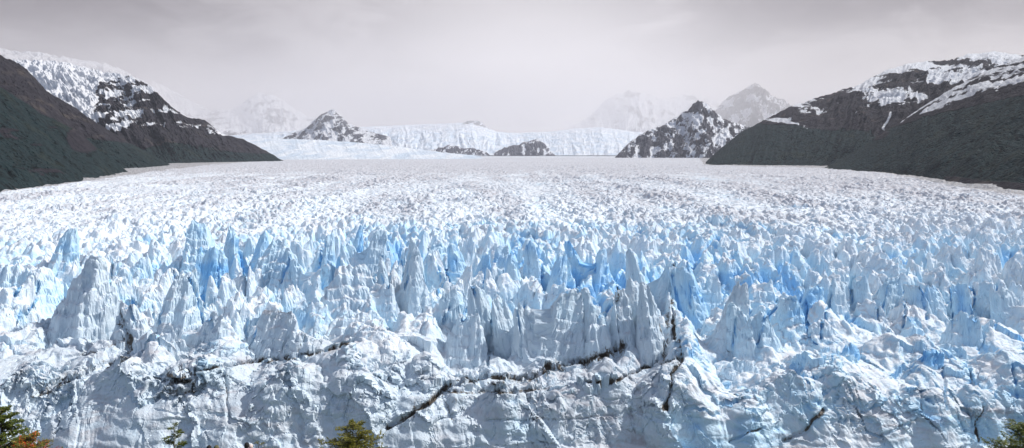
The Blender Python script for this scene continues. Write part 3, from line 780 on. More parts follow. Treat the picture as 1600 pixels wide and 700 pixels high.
def build_mountains():
    D_ = lambda pts: pts
    build_mountain('forested_hill', 'dark green forested hill dropping to the ice at left',
        [(-420, -60, 1350), (-200, 40, 1450), (-60, 105, 1500), (0, 136, 1560), (67, 181, 1640), (122, 205, 1700), (149, 231, 1740), (180, 254, 1770), (210, 276, 1800)],
        [(-520, 345, 720), (-200, 325, 880), (-60, 310, 960), (0, 305, 1010), (67, 297, 1160), (122, 289, 1320), (149, 286, 1450), (180, 281, 1620), (214, 279, 1760)],
        MM, 420, 200, .07, sn_L1, 11)
    build_mountain('rocky_ridge', 'brown rocky ridge above forest behind the near left hill',
        [(-420, -40, 2300), (-150, 30, 2400), (0, 90, 2500), (41, 108, 2520), (74, 145, 2540), (119, 171, 2560), (156, 197, 2590), (208, 227, 2620), (250, 249, 2640), (280, 266, 2650)],
        [(-520, 300, 1500), (-150, 290, 1700), (0, 285, 1800), (60, 284, 1850), (110, 282, 1920), (150, 280, 2000), (190, 277, 2080), (220, 274, 2150), (255, 271, 2300), (284, 268, 2500)],
        MM, 420, 200, .08, sn_L2, 21)
    build_mountain('snow_streaked_mountain', 'brown mountain with snow patches running down to a dark point at left',
        [(-120, 92, 4500), (0, 97, 4500), (60, 98, 4480), (100, 101, 4450), (130, 108, 4400), (150, 113, 4350), (165, 115, 4300), (180, 117, 4260), (208, 123, 4180), (238, 139, 4100), (260, 164, 4080), (293, 185, 4060), (319, 188, 4040), (345, 209, 4020), (383, 220, 3980), (415, 236, 3960), (442, 251, 3950)],
        [(-120, 275, 2900), (0, 275, 2900), (60, 275, 2900), (100, 274, 2900), (130, 273, 2900), (170, 272.5, 2850), (208, 272, 2850), (260, 270, 2900), (290, 265, 3050), (330, 262, 3200), (370, 259, 3400), (410, 257, 3600), (448, 254, 3850)],
        MM, 620, 260, .095, sn_L3, 31, crest=.8)
    build_mountain('forested_mountain', 'long dark forested mountain with snow on its rounded top at right',
        [(1096, 258, 3500), (1133, 227, 3550), (1155, 209, 3600), (1219, 175, 3650), (1267, 157, 3700), (1308, 144, 3750), (1334, 138, 3780), (1378, 114, 3850), (1423, 101, 3900), (1479, 97, 3950), (1516, 88, 4000), (1549, 84, 4000), (1590, 88, 4000), (1750, 100, 4000), (2000, 120, 4000)],
        [(1092, 260, 2650), (1130, 260.5, 2600), (1180, 262, 2550), (1230, 263, 2500), (1280, 264, 2450), (1330, 266, 2350), (1380, 268, 2250), (1430, 272, 2100), (1480, 274, 2050), (1530, 276, 2000), (1590, 278, 1950), (1700, 280, 1900), (1800, 282, 1900)],
        MM, 520, 260, .075, sn_R3, 41, jag=.6)
    build_mountain('steep_forested_slope', 'nearest dark forested slope with striped snow at its top right',
        [(1290, 262, 2350), (1330, 240, 2330), (1375, 212, 2300), (1441, 168, 2250), (1479, 144, 2200), (1534, 116, 2150), (1600, 90, 2100), (1700, 50, 2000), (1900, -20, 1900), (2200, -80, 1700)],
        [(1270, 268, 2100), (1330, 270, 1950), (1375, 273, 1800), (1430, 280, 1550), (1480, 288, 1330), (1534, 296, 1170), (1590, 303, 1060), (1680, 315, 930), (1850, 330, 800), (2100, 345, 720)],
        MM, 520, 260, .06, sn_R4, 51, jag=.6)
    # far ranges
    build_mountain('snow_slope', 'pale glaciated snow slope rising into cloud at upper left',
        [(-500, 30, 30000), (-200, 60, 30000), (-40, 78, 30000), (60, 86, 30000), (100, 92, 30000), (137, 98, 30000), (180, 106, 30000), (208, 121, 30000), (238, 136, 30000), (262, 160, 30000), (300, 188, 30000), (350, 205, 30000)],
        [(-500, 250, 18000), (-200, 250, 18000), (0, 245, 18000), (100, 240, 18000), (200, 238, 18000), (280, 238, 18000), (360, 240, 18000)],
        MX, 420, 200, .10, far_snow(.82, 2.), 35)
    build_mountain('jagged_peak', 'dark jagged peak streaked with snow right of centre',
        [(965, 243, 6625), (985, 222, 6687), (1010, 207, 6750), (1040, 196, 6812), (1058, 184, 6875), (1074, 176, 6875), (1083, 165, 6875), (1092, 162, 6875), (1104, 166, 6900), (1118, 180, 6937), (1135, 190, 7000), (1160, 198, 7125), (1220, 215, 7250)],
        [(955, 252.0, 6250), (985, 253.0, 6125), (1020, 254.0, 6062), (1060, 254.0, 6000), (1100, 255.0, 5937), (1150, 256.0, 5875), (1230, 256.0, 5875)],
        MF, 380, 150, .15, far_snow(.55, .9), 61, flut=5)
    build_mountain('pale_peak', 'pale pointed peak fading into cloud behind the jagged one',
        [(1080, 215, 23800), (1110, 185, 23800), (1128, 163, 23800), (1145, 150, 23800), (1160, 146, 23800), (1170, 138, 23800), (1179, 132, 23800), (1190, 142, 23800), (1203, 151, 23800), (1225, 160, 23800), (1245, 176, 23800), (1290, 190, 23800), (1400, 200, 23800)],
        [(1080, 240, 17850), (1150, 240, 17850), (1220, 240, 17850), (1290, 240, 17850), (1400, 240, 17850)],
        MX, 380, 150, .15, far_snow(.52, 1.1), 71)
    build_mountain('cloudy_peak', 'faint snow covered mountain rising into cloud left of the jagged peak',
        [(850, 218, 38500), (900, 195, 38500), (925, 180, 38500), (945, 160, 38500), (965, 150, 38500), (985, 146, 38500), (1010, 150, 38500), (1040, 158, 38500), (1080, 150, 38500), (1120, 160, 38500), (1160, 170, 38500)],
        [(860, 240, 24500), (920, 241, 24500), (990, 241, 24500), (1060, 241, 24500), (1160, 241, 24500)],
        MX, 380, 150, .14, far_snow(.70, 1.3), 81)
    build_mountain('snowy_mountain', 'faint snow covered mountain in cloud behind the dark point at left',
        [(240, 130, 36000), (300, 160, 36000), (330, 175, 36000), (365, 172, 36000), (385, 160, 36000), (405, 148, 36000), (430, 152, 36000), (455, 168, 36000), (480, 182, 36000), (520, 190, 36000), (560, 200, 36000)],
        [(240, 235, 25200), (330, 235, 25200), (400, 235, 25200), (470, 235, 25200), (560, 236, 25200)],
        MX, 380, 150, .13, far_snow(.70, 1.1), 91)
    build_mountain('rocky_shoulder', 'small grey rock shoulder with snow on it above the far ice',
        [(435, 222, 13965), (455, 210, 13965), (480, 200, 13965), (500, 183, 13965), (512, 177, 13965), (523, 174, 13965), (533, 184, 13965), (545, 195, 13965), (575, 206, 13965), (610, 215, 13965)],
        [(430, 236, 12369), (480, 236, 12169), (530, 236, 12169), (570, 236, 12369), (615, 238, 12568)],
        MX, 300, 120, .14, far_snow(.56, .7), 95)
    # the snowfields and the small rocks in the middle
    build_mountain('snowfield', 'broad white snowfield closing the valley under the cloud',
        [(330, 214, 22000), (470, 204, 22000), (545, 200, 22000), (600, 197, 22000), (680, 194, 21500), (735, 191, 21500), (758, 198, 21500), (775, 206, 21500), (800, 208, 22000), (860, 206, 22000), (900, 201, 22000), (940, 199, 22000), (990, 206, 22000), (1060, 212, 22000), (1150, 220, 22000)],
        [(330, 247, 12100), (500, 247, 12100), (600, 247, 12100), (700, 247, 12100), (800, 247, 12100), (900, 247, 12100), (1150, 247, 12100)],
        MS, 420, 200, .10, far_snow(.95, 1), 101, gully=.55, jag=.12, crest=.5)
    build_mountain('ice_tongue', 'pale blue tongue of ice flowing in from the far left',
        [(325, 216, 6300), (370, 216, 6250), (440, 217, 6150), (500, 219, 6100), (560, 223, 6000), (620, 229, 5850), (690, 238, 5600), (750, 244, 5400)],
        [(325, 257.0, 4250), (380, 256.0, 4300), (440, 256.0, 4300), (500, 255.5, 4400), (560, 255.0, 4500), (620, 254.5, 4600), (690, 254.0, 4700), (760, 253.5, 4900)],
        MS, 420, 160, .035, far_snow(.95, 1), 111, gully=.2, jag=1.0, crest=.5)
    for nm, lab, rr, ff, b_ in (
        ('rock_outcrop', 'low dark rock outcrop at the left edge of the snowfield foot',
         [(672, 237, 12900), (692, 231, 13000), (704, 228, 13000), (718, 231, 13000), (736, 233, 13000), (760, 238, 12900)],
         [(666, 243, 12600), (700, 243, 12600), (730, 243, 12600), (766, 243, 12600)], .50),
        ('rock_outcrop', 'larger dark rounded rock outcrop with snow caps before the snowfield',
         [(776, 238, 12900), (796, 230, 13000), (810, 228, 13000), (822, 222, 13100), (840, 220, 13100), (854, 228, 13000), (862, 239, 12900)],
         [(770, 243, 12550), (800, 243, 12550), (840, 243, 12550), (868, 243, 12550)], .45),
        ('rock_outcrop', 'thin faint rock band high on the snowfield',
         [(722, 195, 21200), (735, 190, 21500), (750, 191, 21500), (760, 199, 21200), (768, 208, 20800)],
         [(716, 206, 20000), (735, 204, 20000), (750, 206, 20000), (760, 210, 20000), (776, 217, 19500)], .50)):
        build_mountain(nm, lab, rr, ff, MF, 160, 50, .16, far_snow(b_, .45), 121 + len(nm), crest=2.4)

# ------------------------------------------------------------------ near hillside, lake
def plain(name, c, rough=.8, var=.3, sc=3., bmp=.05):
    m, nt, b = mat(name)
    v = coords(nt)
    n = noise_(nt, v, sc, 5, .6)
    col = mixc(nt, rng_(nt, n, .3, .7), tuple(x * (1 - var) for x in c), tuple(min(1, x * (1 + var)) for x in c))
    nt.links.new(col, b.inputs['Base Color']); b.inputs['Roughness'].default_value = rough
    if bmp: bump(nt, b, n, bmp, .6)
    return m

def hill_z(x, y):
    r = np.hypot(x * .55, np.maximum(y, 0))
    z = np.interp(r, [0, 3, 10, 22, 34, 60, 110, 150, 220], [148.3, 147.6, 143.2, 138.4, 135.6, 118, 66, 20, -12])
    return z + 0.25 * fbm(np.asarray(x) / 6, np.asarray(y) / 6, 401, 3) - .2

def build_near():
    xs = np.linspace(-300, 300, 260); ys = np.linspace(-120, 232, 200)
    yy, xx = np.meshgrid(ys, xs, indexing='ij')
    zz = hill_z(xx, yy)
    m = plain('hillside_soil', (.07, .075, .035), .9, .5, .8, .2)
    o = link('hillside', mesh_np('hillside', np.stack([xx, yy, zz], -1).reshape(-1, 3), grid_quads(200, 260), smooth=True), m)
    tag(o, kind='structure')
    # lake in front of the ice and the ground sheet to the horizon
    m, nt, b = mat('lake_water')
    b.inputs['Base Color'].default_value = (.22, .32, .33, 1); b.inputs['Roughness'].default_value = .12
    bump(nt, b, noise_(nt, coords(nt), .6, 4), .2, .5)
    w = 40000.
    co = np.array([[-w, -4000, 0], [w, -4000, 0], [w, 262, 0], [-w, 262, 0]])
    tag(link('water', mesh_np('water', co, np.array([[0, 1, 2, 3]])), m), kind='structure')
    co = np.array([[-w, 12000, 30], [w, 12000, 30], [w, 45000, 30], [-w, 45000, 30]])
    tag(link('ground', mesh_np('ground', co, np.array([[0, 1, 2, 3]])), bpy.data.materials['rock_forest_snow']), kind='structure')
    co = np.array([[-w, 262, 30], [w, 262, 30], [w, 11700, 30], [-w, 11700, 30]])
    tag(link('ground', mesh_np('ground', co, np.array([[0, 1, 2, 3]])), plain('valley_ground', (.12, .11, .1), .9, .3, .01, 0)), kind='structure')

# ------------------------------------------------------------------ trees
def tube(pts, rad, n=6):
    pts = np.array(pts, float); vs = []; fs = []
    for i, p in enumerate(pts):
        t = pts[min(i + 1, len(pts) - 1)] - pts[max(i - 1, 0)]; t = t / (np.linalg.norm(t) + 1e-9)
        a = np.cross(t, [0.3, .2, 1.]) if abs(t[2]) < .95 else np.cross(t, [1., 0, 0]); a /= np.linalg.norm(a); b = np.cross(t, a)
        for k in range(n):
            an = 2 * math.pi * k / n
            vs.append(p + rad[i] * (math.cos(an) * a + math.sin(an) * b))
        if i:
            for k in range(n):
                q = (i - 1) * n
                fs.append((q + k, q + (k + 1) % n, q + n + (k + 1) % n, q + n + k))
    return vs, fs

class MB:
    def __init__(s): s.v = []; s.f = []
    def add(s, vf):
        o = len(s.v); s.v += [tuple(map(float, v)) for v in vf[0]]; s.f += [tuple(i + o for i in f) for f in vf[1]]
    def build(s, name, mt, parent=None, smooth=True):
        me = bpy.data.meshes.new(name); me.from_pydata(s.v, [], s.f)
        for p in me.polygons: p.use_smooth = smooth
        me.update()
        return link(name, me, mt, parent)

def leaf_material(name, a, b_, c_):
    m, nt, b = mat(name)
    oi = N(nt, 'ShaderNodeNewGeometry')
    r = oi.outputs['Random Per Island']
    col = mixc(nt, rng_(nt, r, 0, .6, smooth=False), a, b_)
    col = mixc(nt, rng_(nt, r, .6, 1., smooth=False), col, c_)
    nt.links.new(col, b.inputs['Base Color']); b.inputs['Roughness'].default_value = .5
    tr = N(nt, 'ShaderNodeBsdfTranslucent'); nt.links.new(col, tr.inputs[0])
    mx = N(nt, 'ShaderNodeMixShader'); mx.inputs[0].default_value = .3
    out = [n for n in nt.nodes if n.type == 'OUTPUT_MATERIAL'][0]
    nt.links.new(b.outputs[0], mx.inputs[1]); nt.links.new(tr.outputs[0], mx.inputs[2]); nt.links.new(mx.outputs[0], out.inputs[0])
    return m

LEAF = leaf_material('beech_leaf', (.10, .12, .015), (.19, .19, .025), (.33, .28, .04))
LEAFD = leaf_material('dark_beech_leaf', (.05, .09, .015), (.11, .16, .022), (.24, .24, .04))
RED = leaf_material('red_flower', (.55, .05, .015), (.75, .12, .02), (.80, .25, .04))
BARK = plain('bark', (.10, .075, .055), .9, .4, 20, .01)

def beech(name, label, top, height, spread, n_br, leafmat, seed, lean=(0, 0), leafs=46, cat='tree', leaf_len=.042, dens=1.0, tip_leafless=0.0, group=None):
    """southern beech: a tapered trunk, limbs in flat tiers, small leaves in sprays along every twig"""
    r = np.random.RandomState(seed)
    top = np.array(top, float)
    bx, by = top[0] - lean[0], top[1] - lean[1]
    gz = float(hill_z(np.array([bx]), np.array([by]))[0])
    base = np.array([bx, by, min(gz, top[2] - height) - .1])
    root = bpy.data.objects.new(name, None); COL.objects.link(root); root.location = base
    tag(root, label, cat, group)
    T = top - base; Hh = np.linalg.norm(T)
    wood = MB(); vs = []; fs = []
    pts = [base * 0]
    n = 14
    for i in range(1, n + 1):
        t = i / n
        pts.append(T * t + np.array([r.normal() * .04, r.normal() * .04, 0]) * (1 - t) * spread)
    rad = [(.016 * Hh + .03) * (1 - i / n) ** 1.1 + .004 for i in range(n + 1)]
    wood.add(tube(pts, rad, 8))
    limbs = wood
    def leafat(p, dr, sz):
        a = np.array([r.normal() * .5 + dr[0], r.normal() * .5 + dr[1], r.normal() * .22 + dr[2] * .5]); a /= np.linalg.norm(a)
        up = np.array([r.normal() * .3, r.normal() * .3, 1.]); b = np.cross(a, up); b /= np.linalg.norm(b)
        o = len(vs); L = sz * r.uniform(.7, 1.3); w = L * .42
        vs.extend([p, p + a * L * .5 + b * w, p + a * L, p + a * L * .5 - b * w])
        fs.append((o, o + 1, o + 2, o + 3))
    z0 = max(0, 1 - height / Hh)
    for k in range(n_br):
        t = z0 + (1 - z0) * (k + r.rand()) / n_br
        p0 = T * t
        az = r.rand() * 2 * math.pi
        L = spread * (1 - (t - z0) / (1 - z0)) ** .62 * r.uniform(.55, 1.1) + .12
        rise = r.uniform(-.05, .35)
        d0 = np.array([math.cos(az), math.sin(az), rise])
        bp = [p0]
        m = 7
        for j in range(1, m + 1):
            q = p0 + d0 * L * j / m + np.array([r.normal(), r.normal(), r.normal() * .7]) * L * .035
            bp.append(q)
        limbs.add(tube(bp, [.018 * L * (1 - j / m) + .003 for j in range(m + 1)], 4))
        for j in range(1, m + 1):
            for sd in (-1, 1):
                if r.rand() > dens: continue
                side = np.array([-d0[1] * sd, d0[0] * sd, r.uniform(-.05, .25)])
                dr = side * .8 + d0 * .7; tl = L * .42 * (1.05 - .55 * j / m) * r.uniform(.6, 1.2)
                e = bp[j] + dr * tl
                limbs.add(tube([bp[j], (bp[j] + e) / 2 + np.array([0, 0, .01]), e], [.004, .003, .002], 3))
                cnt = max(3, int(leafs * tl))
                for c in range(cnt):
                    u = (c + r.rand()) / cnt
                    leafat(bp[j] + (e - bp[j]) * u + r.normal(size=3) * .012, dr, leaf_len)
        for c in range(int(leafs * .35 * L)):
            leafat(bp[0] + (bp[-1] - bp[0]) * r.uniform(.3, 1.03) + r.normal(size=3) * .015, d0, leaf_len)
    # leaves up the leader
    for c in range(int(leafs * .5)):
        leafat(T * (1 - r.rand() * .12) + r.normal(size=3) * .03, np.array([r.normal() * .5, r.normal() * .5, .9]), leaf_len)
    wood.build('trunk', BARK, root)
    me = bpy.data.meshes.new('crown'); me.from_pydata([tuple(map(float, v)) for v in vs], [], fs); me.update()
    link('crown', me, leafmat, root)
    return root

def build_trees():
    beech('beech_tree', 'dense green beech tree in the bottom left corner', P(2, 640, 17), 3.0, 1.35, 90, LEAFD, 5, leafs=190, leaf_len=.042)
    beech('beech_tree', 'low bushy beech tree with wispy twigs left of centre at the bottom', P(552, 663, 20), 2.2, 1.45, 74, LEAF, 8, leafs=170, leaf_len=.038)
    beech('beech_tree', 'slender open beech sapling standing at the bottom left', P(272, 664, 19), 2.4, .45, 36, LEAFD, 13, leafs=140, leaf_len=.038, dens=.8)
    beech('beech_tree', 'tiny bare topped beech twigs beside the walkers', P(404, 690, 22), 1.0, .45, 14, LEAF, 17, leafs=30, leaf_len=.035, dens=.6)
    beech('beech_tree', 'dark green beech tree in the bottom right corner', P(1600, 664, 17), 2.6, 1.65, 66, LEAFD, 23, leafs=150, leaf_len=.04)
    # fire bush: red flowers on green
    root = beech('flowering_bush', 'bush with bright red and orange flowers below the left corner tree', P(46, 682, 15.0), 1.2, .8, 56, LEAF, 31, leafs=110, leaf_len=.035, cat='bush')
    r = np.random.RandomState(3); vs = []; fs = []
    cr = [c for c in root.children if c.name.startswith('crown')][0]
    cv = np.array([v.co[:] for v in cr.data.vertices])
    zt = cv[:, 2].max()
    sel = cv[(cv[:, 2] > zt - .7)]
    for c in sel[r.choice(len(sel), 260, replace=False)]:
        for j in range(9):
            a = r.normal(size=3); a /= np.linalg.norm(a); b = np.cross(a, r.normal(size=3)); b /= np.linalg.norm(b)
            p = c + r.normal(size=3) * .025; o = len(vs)
            vs.extend([p, p + a * .02 + b * .006, p + a * .045, p + a * .02 - b * .006]); fs.append((o, o + 1, o + 2, o + 3))
    me = bpy.data.meshes.new('flowers'); me.from_pydata([tuple(map(float, v)) for v in vs], [], fs); me.update()
    link('flower_cluster', me, RED, root)

# ------------------------------------------------------------------ people
def skin_body(name, joints, edges, radii, mt, parent, loc=(0, 0, 0), sub=2):
    me = bpy.data.meshes.new(name); me.from_pydata(joints, edges, []); me.update()
    o = link(name, me, mt, parent)
    o.modifiers.new('skin', 'SKIN')
    for i, rr in enumerate(radii):
        me.skin_vertices[0].data[i].radius = (rr if isinstance(rr, tuple) else (rr, rr))
    me.skin_vertices[0].data[0].use_root = True
    s = o.modifiers.new('sub', 'SUBSURF'); s.levels = s.render_levels = sub
    return o

SKIN = plain('skin', (.48, .30, .22), .5, .06, 30, 0)
def cloth(name, c): return plain(name, c, .85, .15, 60, .002)

def ellipsoid(c, r, nu=18, nv=12, fn=None):
    vs = []; fs = []
    for i in range(nv + 1):
        th = math.pi * i / nv
        for j in range(nu):
            ph = 2 * math.pi * j / nu
            d = np.array([math.sin(th) * math.cos(ph), math.sin(th) * math.sin(ph), math.cos(th)])
            k = fn(d) if fn else 1
            vs.append(np.array(c) + d * np.array(r) * k)
    for i in range(nv):
        for j in range(nu):
            fs.append((i * nu + j, (i + 1) * nu + j, (i + 1) * nu + (j + 1) % nu, i * nu + (j + 1) % nu))
    return vs, fs

def person(label, px, py, d, turn, hair, jacket, trousers, hat=None, h=1.70, hood=False):
    top = P(px, py, d)
    gz = top[2] - h
    root = bpy.data.objects.new('person', None); COL.objects.link(root)
    root.location = (top[0], top[1], gz); root.rotation_euler.z = turn
    tag(root, label, 'person', 'people at the bottom edge')
    k = h / 1.70
    J = [(0, 0, .92), (0, .01, 1.12), (0, 0, 1.32), (0, -.01, 1.42), (0, .01, 1.50), (0, .03, 1.60),
         (.18, 0, 1.38), (.23, 0, 1.12), (.20, .14, .92), (-.18, 0, 1.38), (-.23, 0, 1.12), (-.20, .14, .92),
         (.09, 0, .86), (.10, .02, .48), (.10, -.01, .09), (.11, .13, .04), (-.09, 0, .86), (-.10, .02, .48), (-.10, -.01, .09), (-.11, .13, .04),
         (.20, .21, .89), (-.20, .21, .89)]
    E = [(0, 1), (1, 2), (2, 3), (3, 4), (4, 5), (2, 6), (6, 7), (7, 8), (2, 9), (9, 10), (10, 11), (0, 12), (12, 13), (13, 14), (14, 15), (0, 16), (16, 17), (17, 18), (18, 19), (8, 20), (11, 21)]
    R = [.15, .13, .15, .07, .055, .075, .07, .048, .032, .07, .048, .032, .085, .06, .042, .035, .085, .06, .042, .035, .035, .035]
    J = [(a * k, b * k, c * k) for a, b, c in J]; R = [r * k for r in R]
    skin_body('body', J, E, R, SKIN, root)
    # head with a face
    m = MB()
    def hf(dv):
        q = 1.0
        q += .10 * max(0, dv[1]) * math.exp(-((dv[2] + .15) / .14) ** 2 - (dv[0] / .14) ** 2) * 1.6   # nose
        q -= .05 * math.exp(-((dv[2] - .08) / .14) ** 2 - ((abs(dv[0]) - .36) / .14) ** 2) * (dv[1] > 0)  # eye sockets
        q -= .10 * max(0, -dv[2]) * abs(dv[0])
        return q
    m.add(ellipsoid((0, .02 * k, 1.585 * k), (.078 * k, .098 * k, .118 * k), 28, 20, hf))
    for s in (-1, 1): m.add(ellipsoid((s * .08 * k, .01 * k, 1.58 * k), (.012, .022, .032), 8, 6))
    m.build('head', SKIN, root)
    m = MB()
    for s in (-1, 1):
        m = MB(); m.add(ellipsoid((s * .03 * k, .104 * k, 1.598 * k), (.012, .008, .008), 8, 6)); m.build('eye', cloth('eye_dark', (.02, .02, .02)), root)
    m = MB(); m.add(ellipsoid((0, .103 * k, 1.53 * k), (.022, .008, .006), 10, 6)); m.build('mouth', cloth('lip', (.4, .14, .12)), root)
    m = MB()
    m.add(ellipsoid((0, -.002 * k, 1.605 * k), (.092 * k, .108 * k, .112 * k), 24, 16, lambda q: 1 + .02 * math.sin(9 * q[0]) if (q[1] < .45 or q[2] > .45) else .86))
    if hood: m.add(ellipsoid((0, -.05 * k, 1.50 * k), (.085 * k, .06 * k, .12 * k), 16, 10))
    m.build('hair' if not hat else 'hat', cloth('hair_' + label[:4], hat or hair), root)
    # jacket: shell following the torso and arms
    JJ = [(a, b, c) for a, b, c in J[:4]] + [J[6], J[7], J[8], J[9], J[10], J[11]]
    EE = [(0, 1), (1, 2), (2, 3), (2, 4), (4, 5), (5, 6), (2, 7), (7, 8), (8, 9)]
    RR = [(.19 * k, .15 * k), (.17 * k, .14 * k), (.19 * k, .15 * k), (.085 * k, .085 * k)] + [(.088 * k,) * 2, (.065 * k,) * 2, (.046 * k,) * 2] * 2
    skin_body('jacket', JJ, EE, RR, cloth('jacket_cloth', jacket), root)
    idx = [0, 12, 13, 14, 16, 17, 18]
    JJ = [J[i] for i in idx]; EE = [(0, 1), (1, 2), (2, 3), (0, 4), (4, 5), (5, 6)]
    skin_body('trousers', JJ, EE, [.165 * k, .105 * k, .078 * k, .062 * k, .105 * k, .078 * k, .062 * k], cloth('trouser_cloth', trousers), root)
    m = MB()
    for s in (-1, 1):
        m = MB(); m.add(ellipsoid((s * .105 * k, .05 * k, .05 * k), (.055, .145, .05), 14, 8)); m.build('shoe', cloth('shoe_leather', (.05, .04, .035)), root)
    return root, gz

def build_people():
    specs = [
     ('dark haired person in a dark jacket, left of the pair at the bottom edge', 326.5, 696, 27, 0.2, (.015, .012, .012), (.03, .03, .06), (.03, .03, .05), None, 1.70),
     ('person in an olive cap and green jacket, right of the pair at the bottom edge', 338, 696, 27, -.2, (.05, .03, .02), (.06, .09, .05), (.05, .05, .05), (.10, .10, .05), 1.70),
     ('black haired person in a red top standing at the bottom edge', 385.5, 692, 27.2, .5, (.012, .010, .010), (.50, .06, .05), (.04, .05, .10), None, 1.72),
     ('person in a pale hat just right of the black haired person', 391.8, 694, 27.75, -.3, (.3, .2, .1), (.70, .66, .60), (.1, .1, .12), (.72, .62, .58), 1.45)]
    gs = []
    for s in specs:
        r, gz = person(s[0], s[1], s[2], s[3], s[4], s[5], s[6], s[7], s[8], s[9]); gs.append((r, gz))
    # wooden walkway they stand on (below the frame)
    wood = plain('deck_wood', (.25, .19, .13), .8, .25, 6, .01)
    root = bpy.data.objects.new('wooden_walkway', None); COL.objects.link(root)
    x0 = P(326, 690, 27)[0]; x1 = P(392, 690, 26)[0]; z = min(g for _, g in gs)
    root.location = ((x0 + x1) / 2, 26.5, z - .02)
    tag(root, 'wooden walkway on posts under the people at the bottom edge', 'walkway')
    for (r, gz) in gs: r.location.z = z + (0)
    def box(c, s):
        vs = [(c[0] + a * s[0] / 2, c[1] + b * s[1] / 2, c[2] + e * s[2] / 2) for a in (-1, 1) for b in (-1, 1) for e in (-1, 1)]
        return vs, [(0, 1, 3, 2), (4, 6, 7, 5), (0, 4, 5, 1), (2, 3, 7, 6), (0, 2, 6, 4), (1, 5, 7, 3)]
    m = MB()
    for i in range(30): m.add(box((-3 + i * .2, 0, 0), (.18, 2.2, .04)))
    m.build('deck', wood, root, False)
    for i in range(4):
        for s in (-1, 1):
            m = MB(); m.add(box((-2.8 + i * 1.87, s * 1.03, -.9 + .0), (.1, .1, 1.75))); m.build('post', wood, root, False)
    return gs, z

# ------------------------------------------------------------------ light, sky, haze
SUN_EL, SUN_AZ = 45.0, 78.0        # azimuth measured from straight ahead (+Y) towards the right (+X)
def build_light():
    s = bpy.data.lights.new('sun', 'SUN'); o = bpy.data.objects.new('sun', s); COL.objects.link(o)
    s.energy = 4.6; s.angle = math.radians(1.5); s.color = (1, .965, .92)
    el, az = math.radians(SUN_EL), math.radians(SUN_AZ)
    dv = np.array([math.sin(az) * math.cos(el), math.cos(az) * math.cos(el), math.sin(el)])
    from mathutils import Vector
    o.rotation_euler = Vector(dv).to_track_quat('Z', 'Y').to_euler()
    o.location = (0, 0, 500)
    w = bpy.data.worlds.new('World'); scene.world = w; w.use_nodes = True
    nt = w.node_tree; nt.nodes.clear()
    out = nt.nodes.new('ShaderNodeOutputWorld')
    sky = N(nt, 'ShaderNodeTexSky'); sky.sky_type = 'NISHITA'; sky.sun_disc = False
    sky.sun_elevation = el; sky.sun_rotation = az
    b1 = N(nt, 'ShaderNodeBackground'); b1.inputs[1].default_value = .10
    nt.links.new(sky.outputs[0], b1.inputs[0])
    tc = N(nt, 'ShaderNodeTexCoord')
    sep = N(nt, 'ShaderNodeSeparateXYZ'); nt.links.new(tc.outputs['Generated'], sep.inputs[0])
    # clouds live on a layer overhead: direction divided by height
    inv = math_(nt, 'DIVIDE', 1.0, math_(nt, 'MAXIMUM', math_(nt, 'ADD', sep.outputs[2], .34), .05))
    vm = N(nt, 'ShaderNodeVectorMath', operation='SCALE'); nt.links.new(tc.outputs['Generated'], vm.inputs[0]); nt.links.new(inv, vm.inputs['Scale'])
    n1 = noise_(nt, vm.outputs[0], 1.5, 5, .5, .6)
    n2 = noise_(nt, vm.outputs[0], 4.0, 6, .6, .8)
    nn = math_(nt, 'ADD', math_(nt, 'MULTIPLY', n1, .65), math_(nt, 'MULTIPLY', n2, .35))
    el_ = rng_(nt, sep.outputs[2], -.02, .17)
    c = mixc(nt, el_, (.86, .81, .85), (.275, .243, .262))
    c = mixc(nt, rng_(nt, nn, .48, .64, 0., .7), c, (.58, .545, .57))
    c = mixc(nt, rng_(nt, nn, .50, .36, 0., .6), c, (.20, .18, .192))
    # unseen bluish sky behind the viewer, added to fill the shaded ice
    c = mixc(nt, rng_(nt, sep.outputs[1], .1, -.5), c, (.33, .42, .60))
    # the bright gap low over the far snow
    vd = N(nt, 'ShaderNodeVectorMath', operation='DISTANCE'); nt.links.new(tc.outputs['Generated'], vd.inputs[0]); vd.inputs[1].default_value = (.02, 1.0, .035)
    g = rng_(nt, vd.outputs['Value'], .42, .02, 0., .55)
    c = mixc(nt, g, c, (1.45, 1.40, 1.44))
    b2 = N(nt, 'ShaderNodeBackground'); nt.links.new(c, b2.inputs[0]); b2.inputs[1].default_value = 1.0
    mx = N(nt, 'ShaderNodeMixShader'); mx.inputs[0].default_value = .93
    nt.links.new(b1.outputs[0], mx.inputs[1]); nt.links.new(b2.outputs[0], mx.inputs[2]); nt.links.new(mx.outputs[0], out.inputs[0])

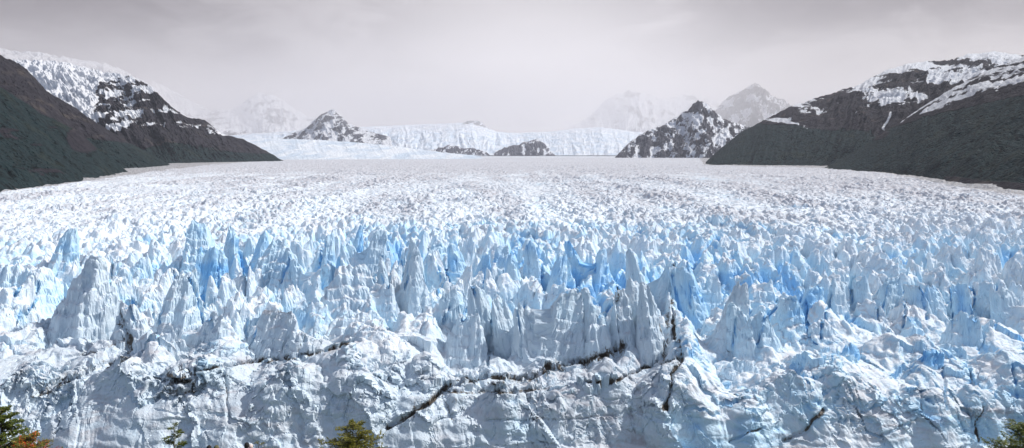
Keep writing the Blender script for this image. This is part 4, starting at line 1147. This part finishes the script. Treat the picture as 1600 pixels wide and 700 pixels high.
def build_haze(dens=2.2e-5):
    m = bpy.data.materials.new('haze_air'); m.use_nodes = True; nt = m.node_tree; nt.nodes.clear()
    out = nt.nodes.new('ShaderNodeOutputMaterial'); v = nt.nodes.new('ShaderNodeVolumePrincipled')
    v.inputs['Color'].default_value = (.87, .90, 1.0, 1); v.inputs['Density'].default_value = dens; v.inputs['Anisotropy'].default_value = .2
    nt.links.new(v.outputs[0], out.inputs['Volume'])
    x, y0, y1, z0, z1 = 42000, -5000, 11800, -41, 900
    co = np.array([[a, b, c] for a in (-x, x) for b in (y0, y1) for c in (z0, z1)], float)
    f = np.array([(0, 1, 3, 2), (4, 6, 7, 5), (0, 4, 5, 1), (2, 3, 7, 6), (0, 2, 6, 4), (1, 5, 7, 3)])
    o = link('haze', mesh_np('haze', co, f), m)
    tag(o, 'thin pale air between the camera and the far mountains', kind='stuff')
    # low cloud lying on the far peaks, beyond the air box
    m = bpy.data.materials.new('cloud_vapour'); m.use_nodes = True; nt = m.node_tree; nt.nodes.clear()
    out = nt.nodes.new('ShaderNodeOutputMaterial'); v = nt.nodes.new('ShaderNodeVolumePrincipled')
    v.inputs['Color'].default_value = (1.0, .982, .995, 1); v.inputs['Density'].default_value = 7.5e-5; v.inputs['Anisotropy'].default_value = .3
    nt.links.new(v.outputs[0], out.inputs['Volume'])
    x, y0, y1, z0, z1 = 52000, 11900, 46000, 520, 3300
    co = np.array([[a, b, c] for a in (-x, x) for b in (y0, y1) for c in (z0, z1)], float)
    o = link('cloud', mesh_np('cloud', co, f), m)
    tag(o, 'low pale cloud bank lying over the far peaks', kind='stuff')

import os
Q = .92
build_glacier(Q)
build_mountains()
build_near(); build_trees(); build_people(); build_light(); build_haze()

c = scene.cycles
scene.render.engine = 'CYCLES'
c.use_denoising = True; c.max_bounces = 6; c.diffuse_bounces = 4; c.glossy_bounces = 2; c.transmission_bounces = 2
c.volume_bounces = 2; c.transparent_max_bounces = 4
c.use_adaptive_sampling = True; c.adaptive_threshold = .02
scene.view_settings.view_transform = 'Standard'; scene.view_settings.look = 'None'
scene.view_settings.exposure = 0; scene.view_settings.gamma = 1
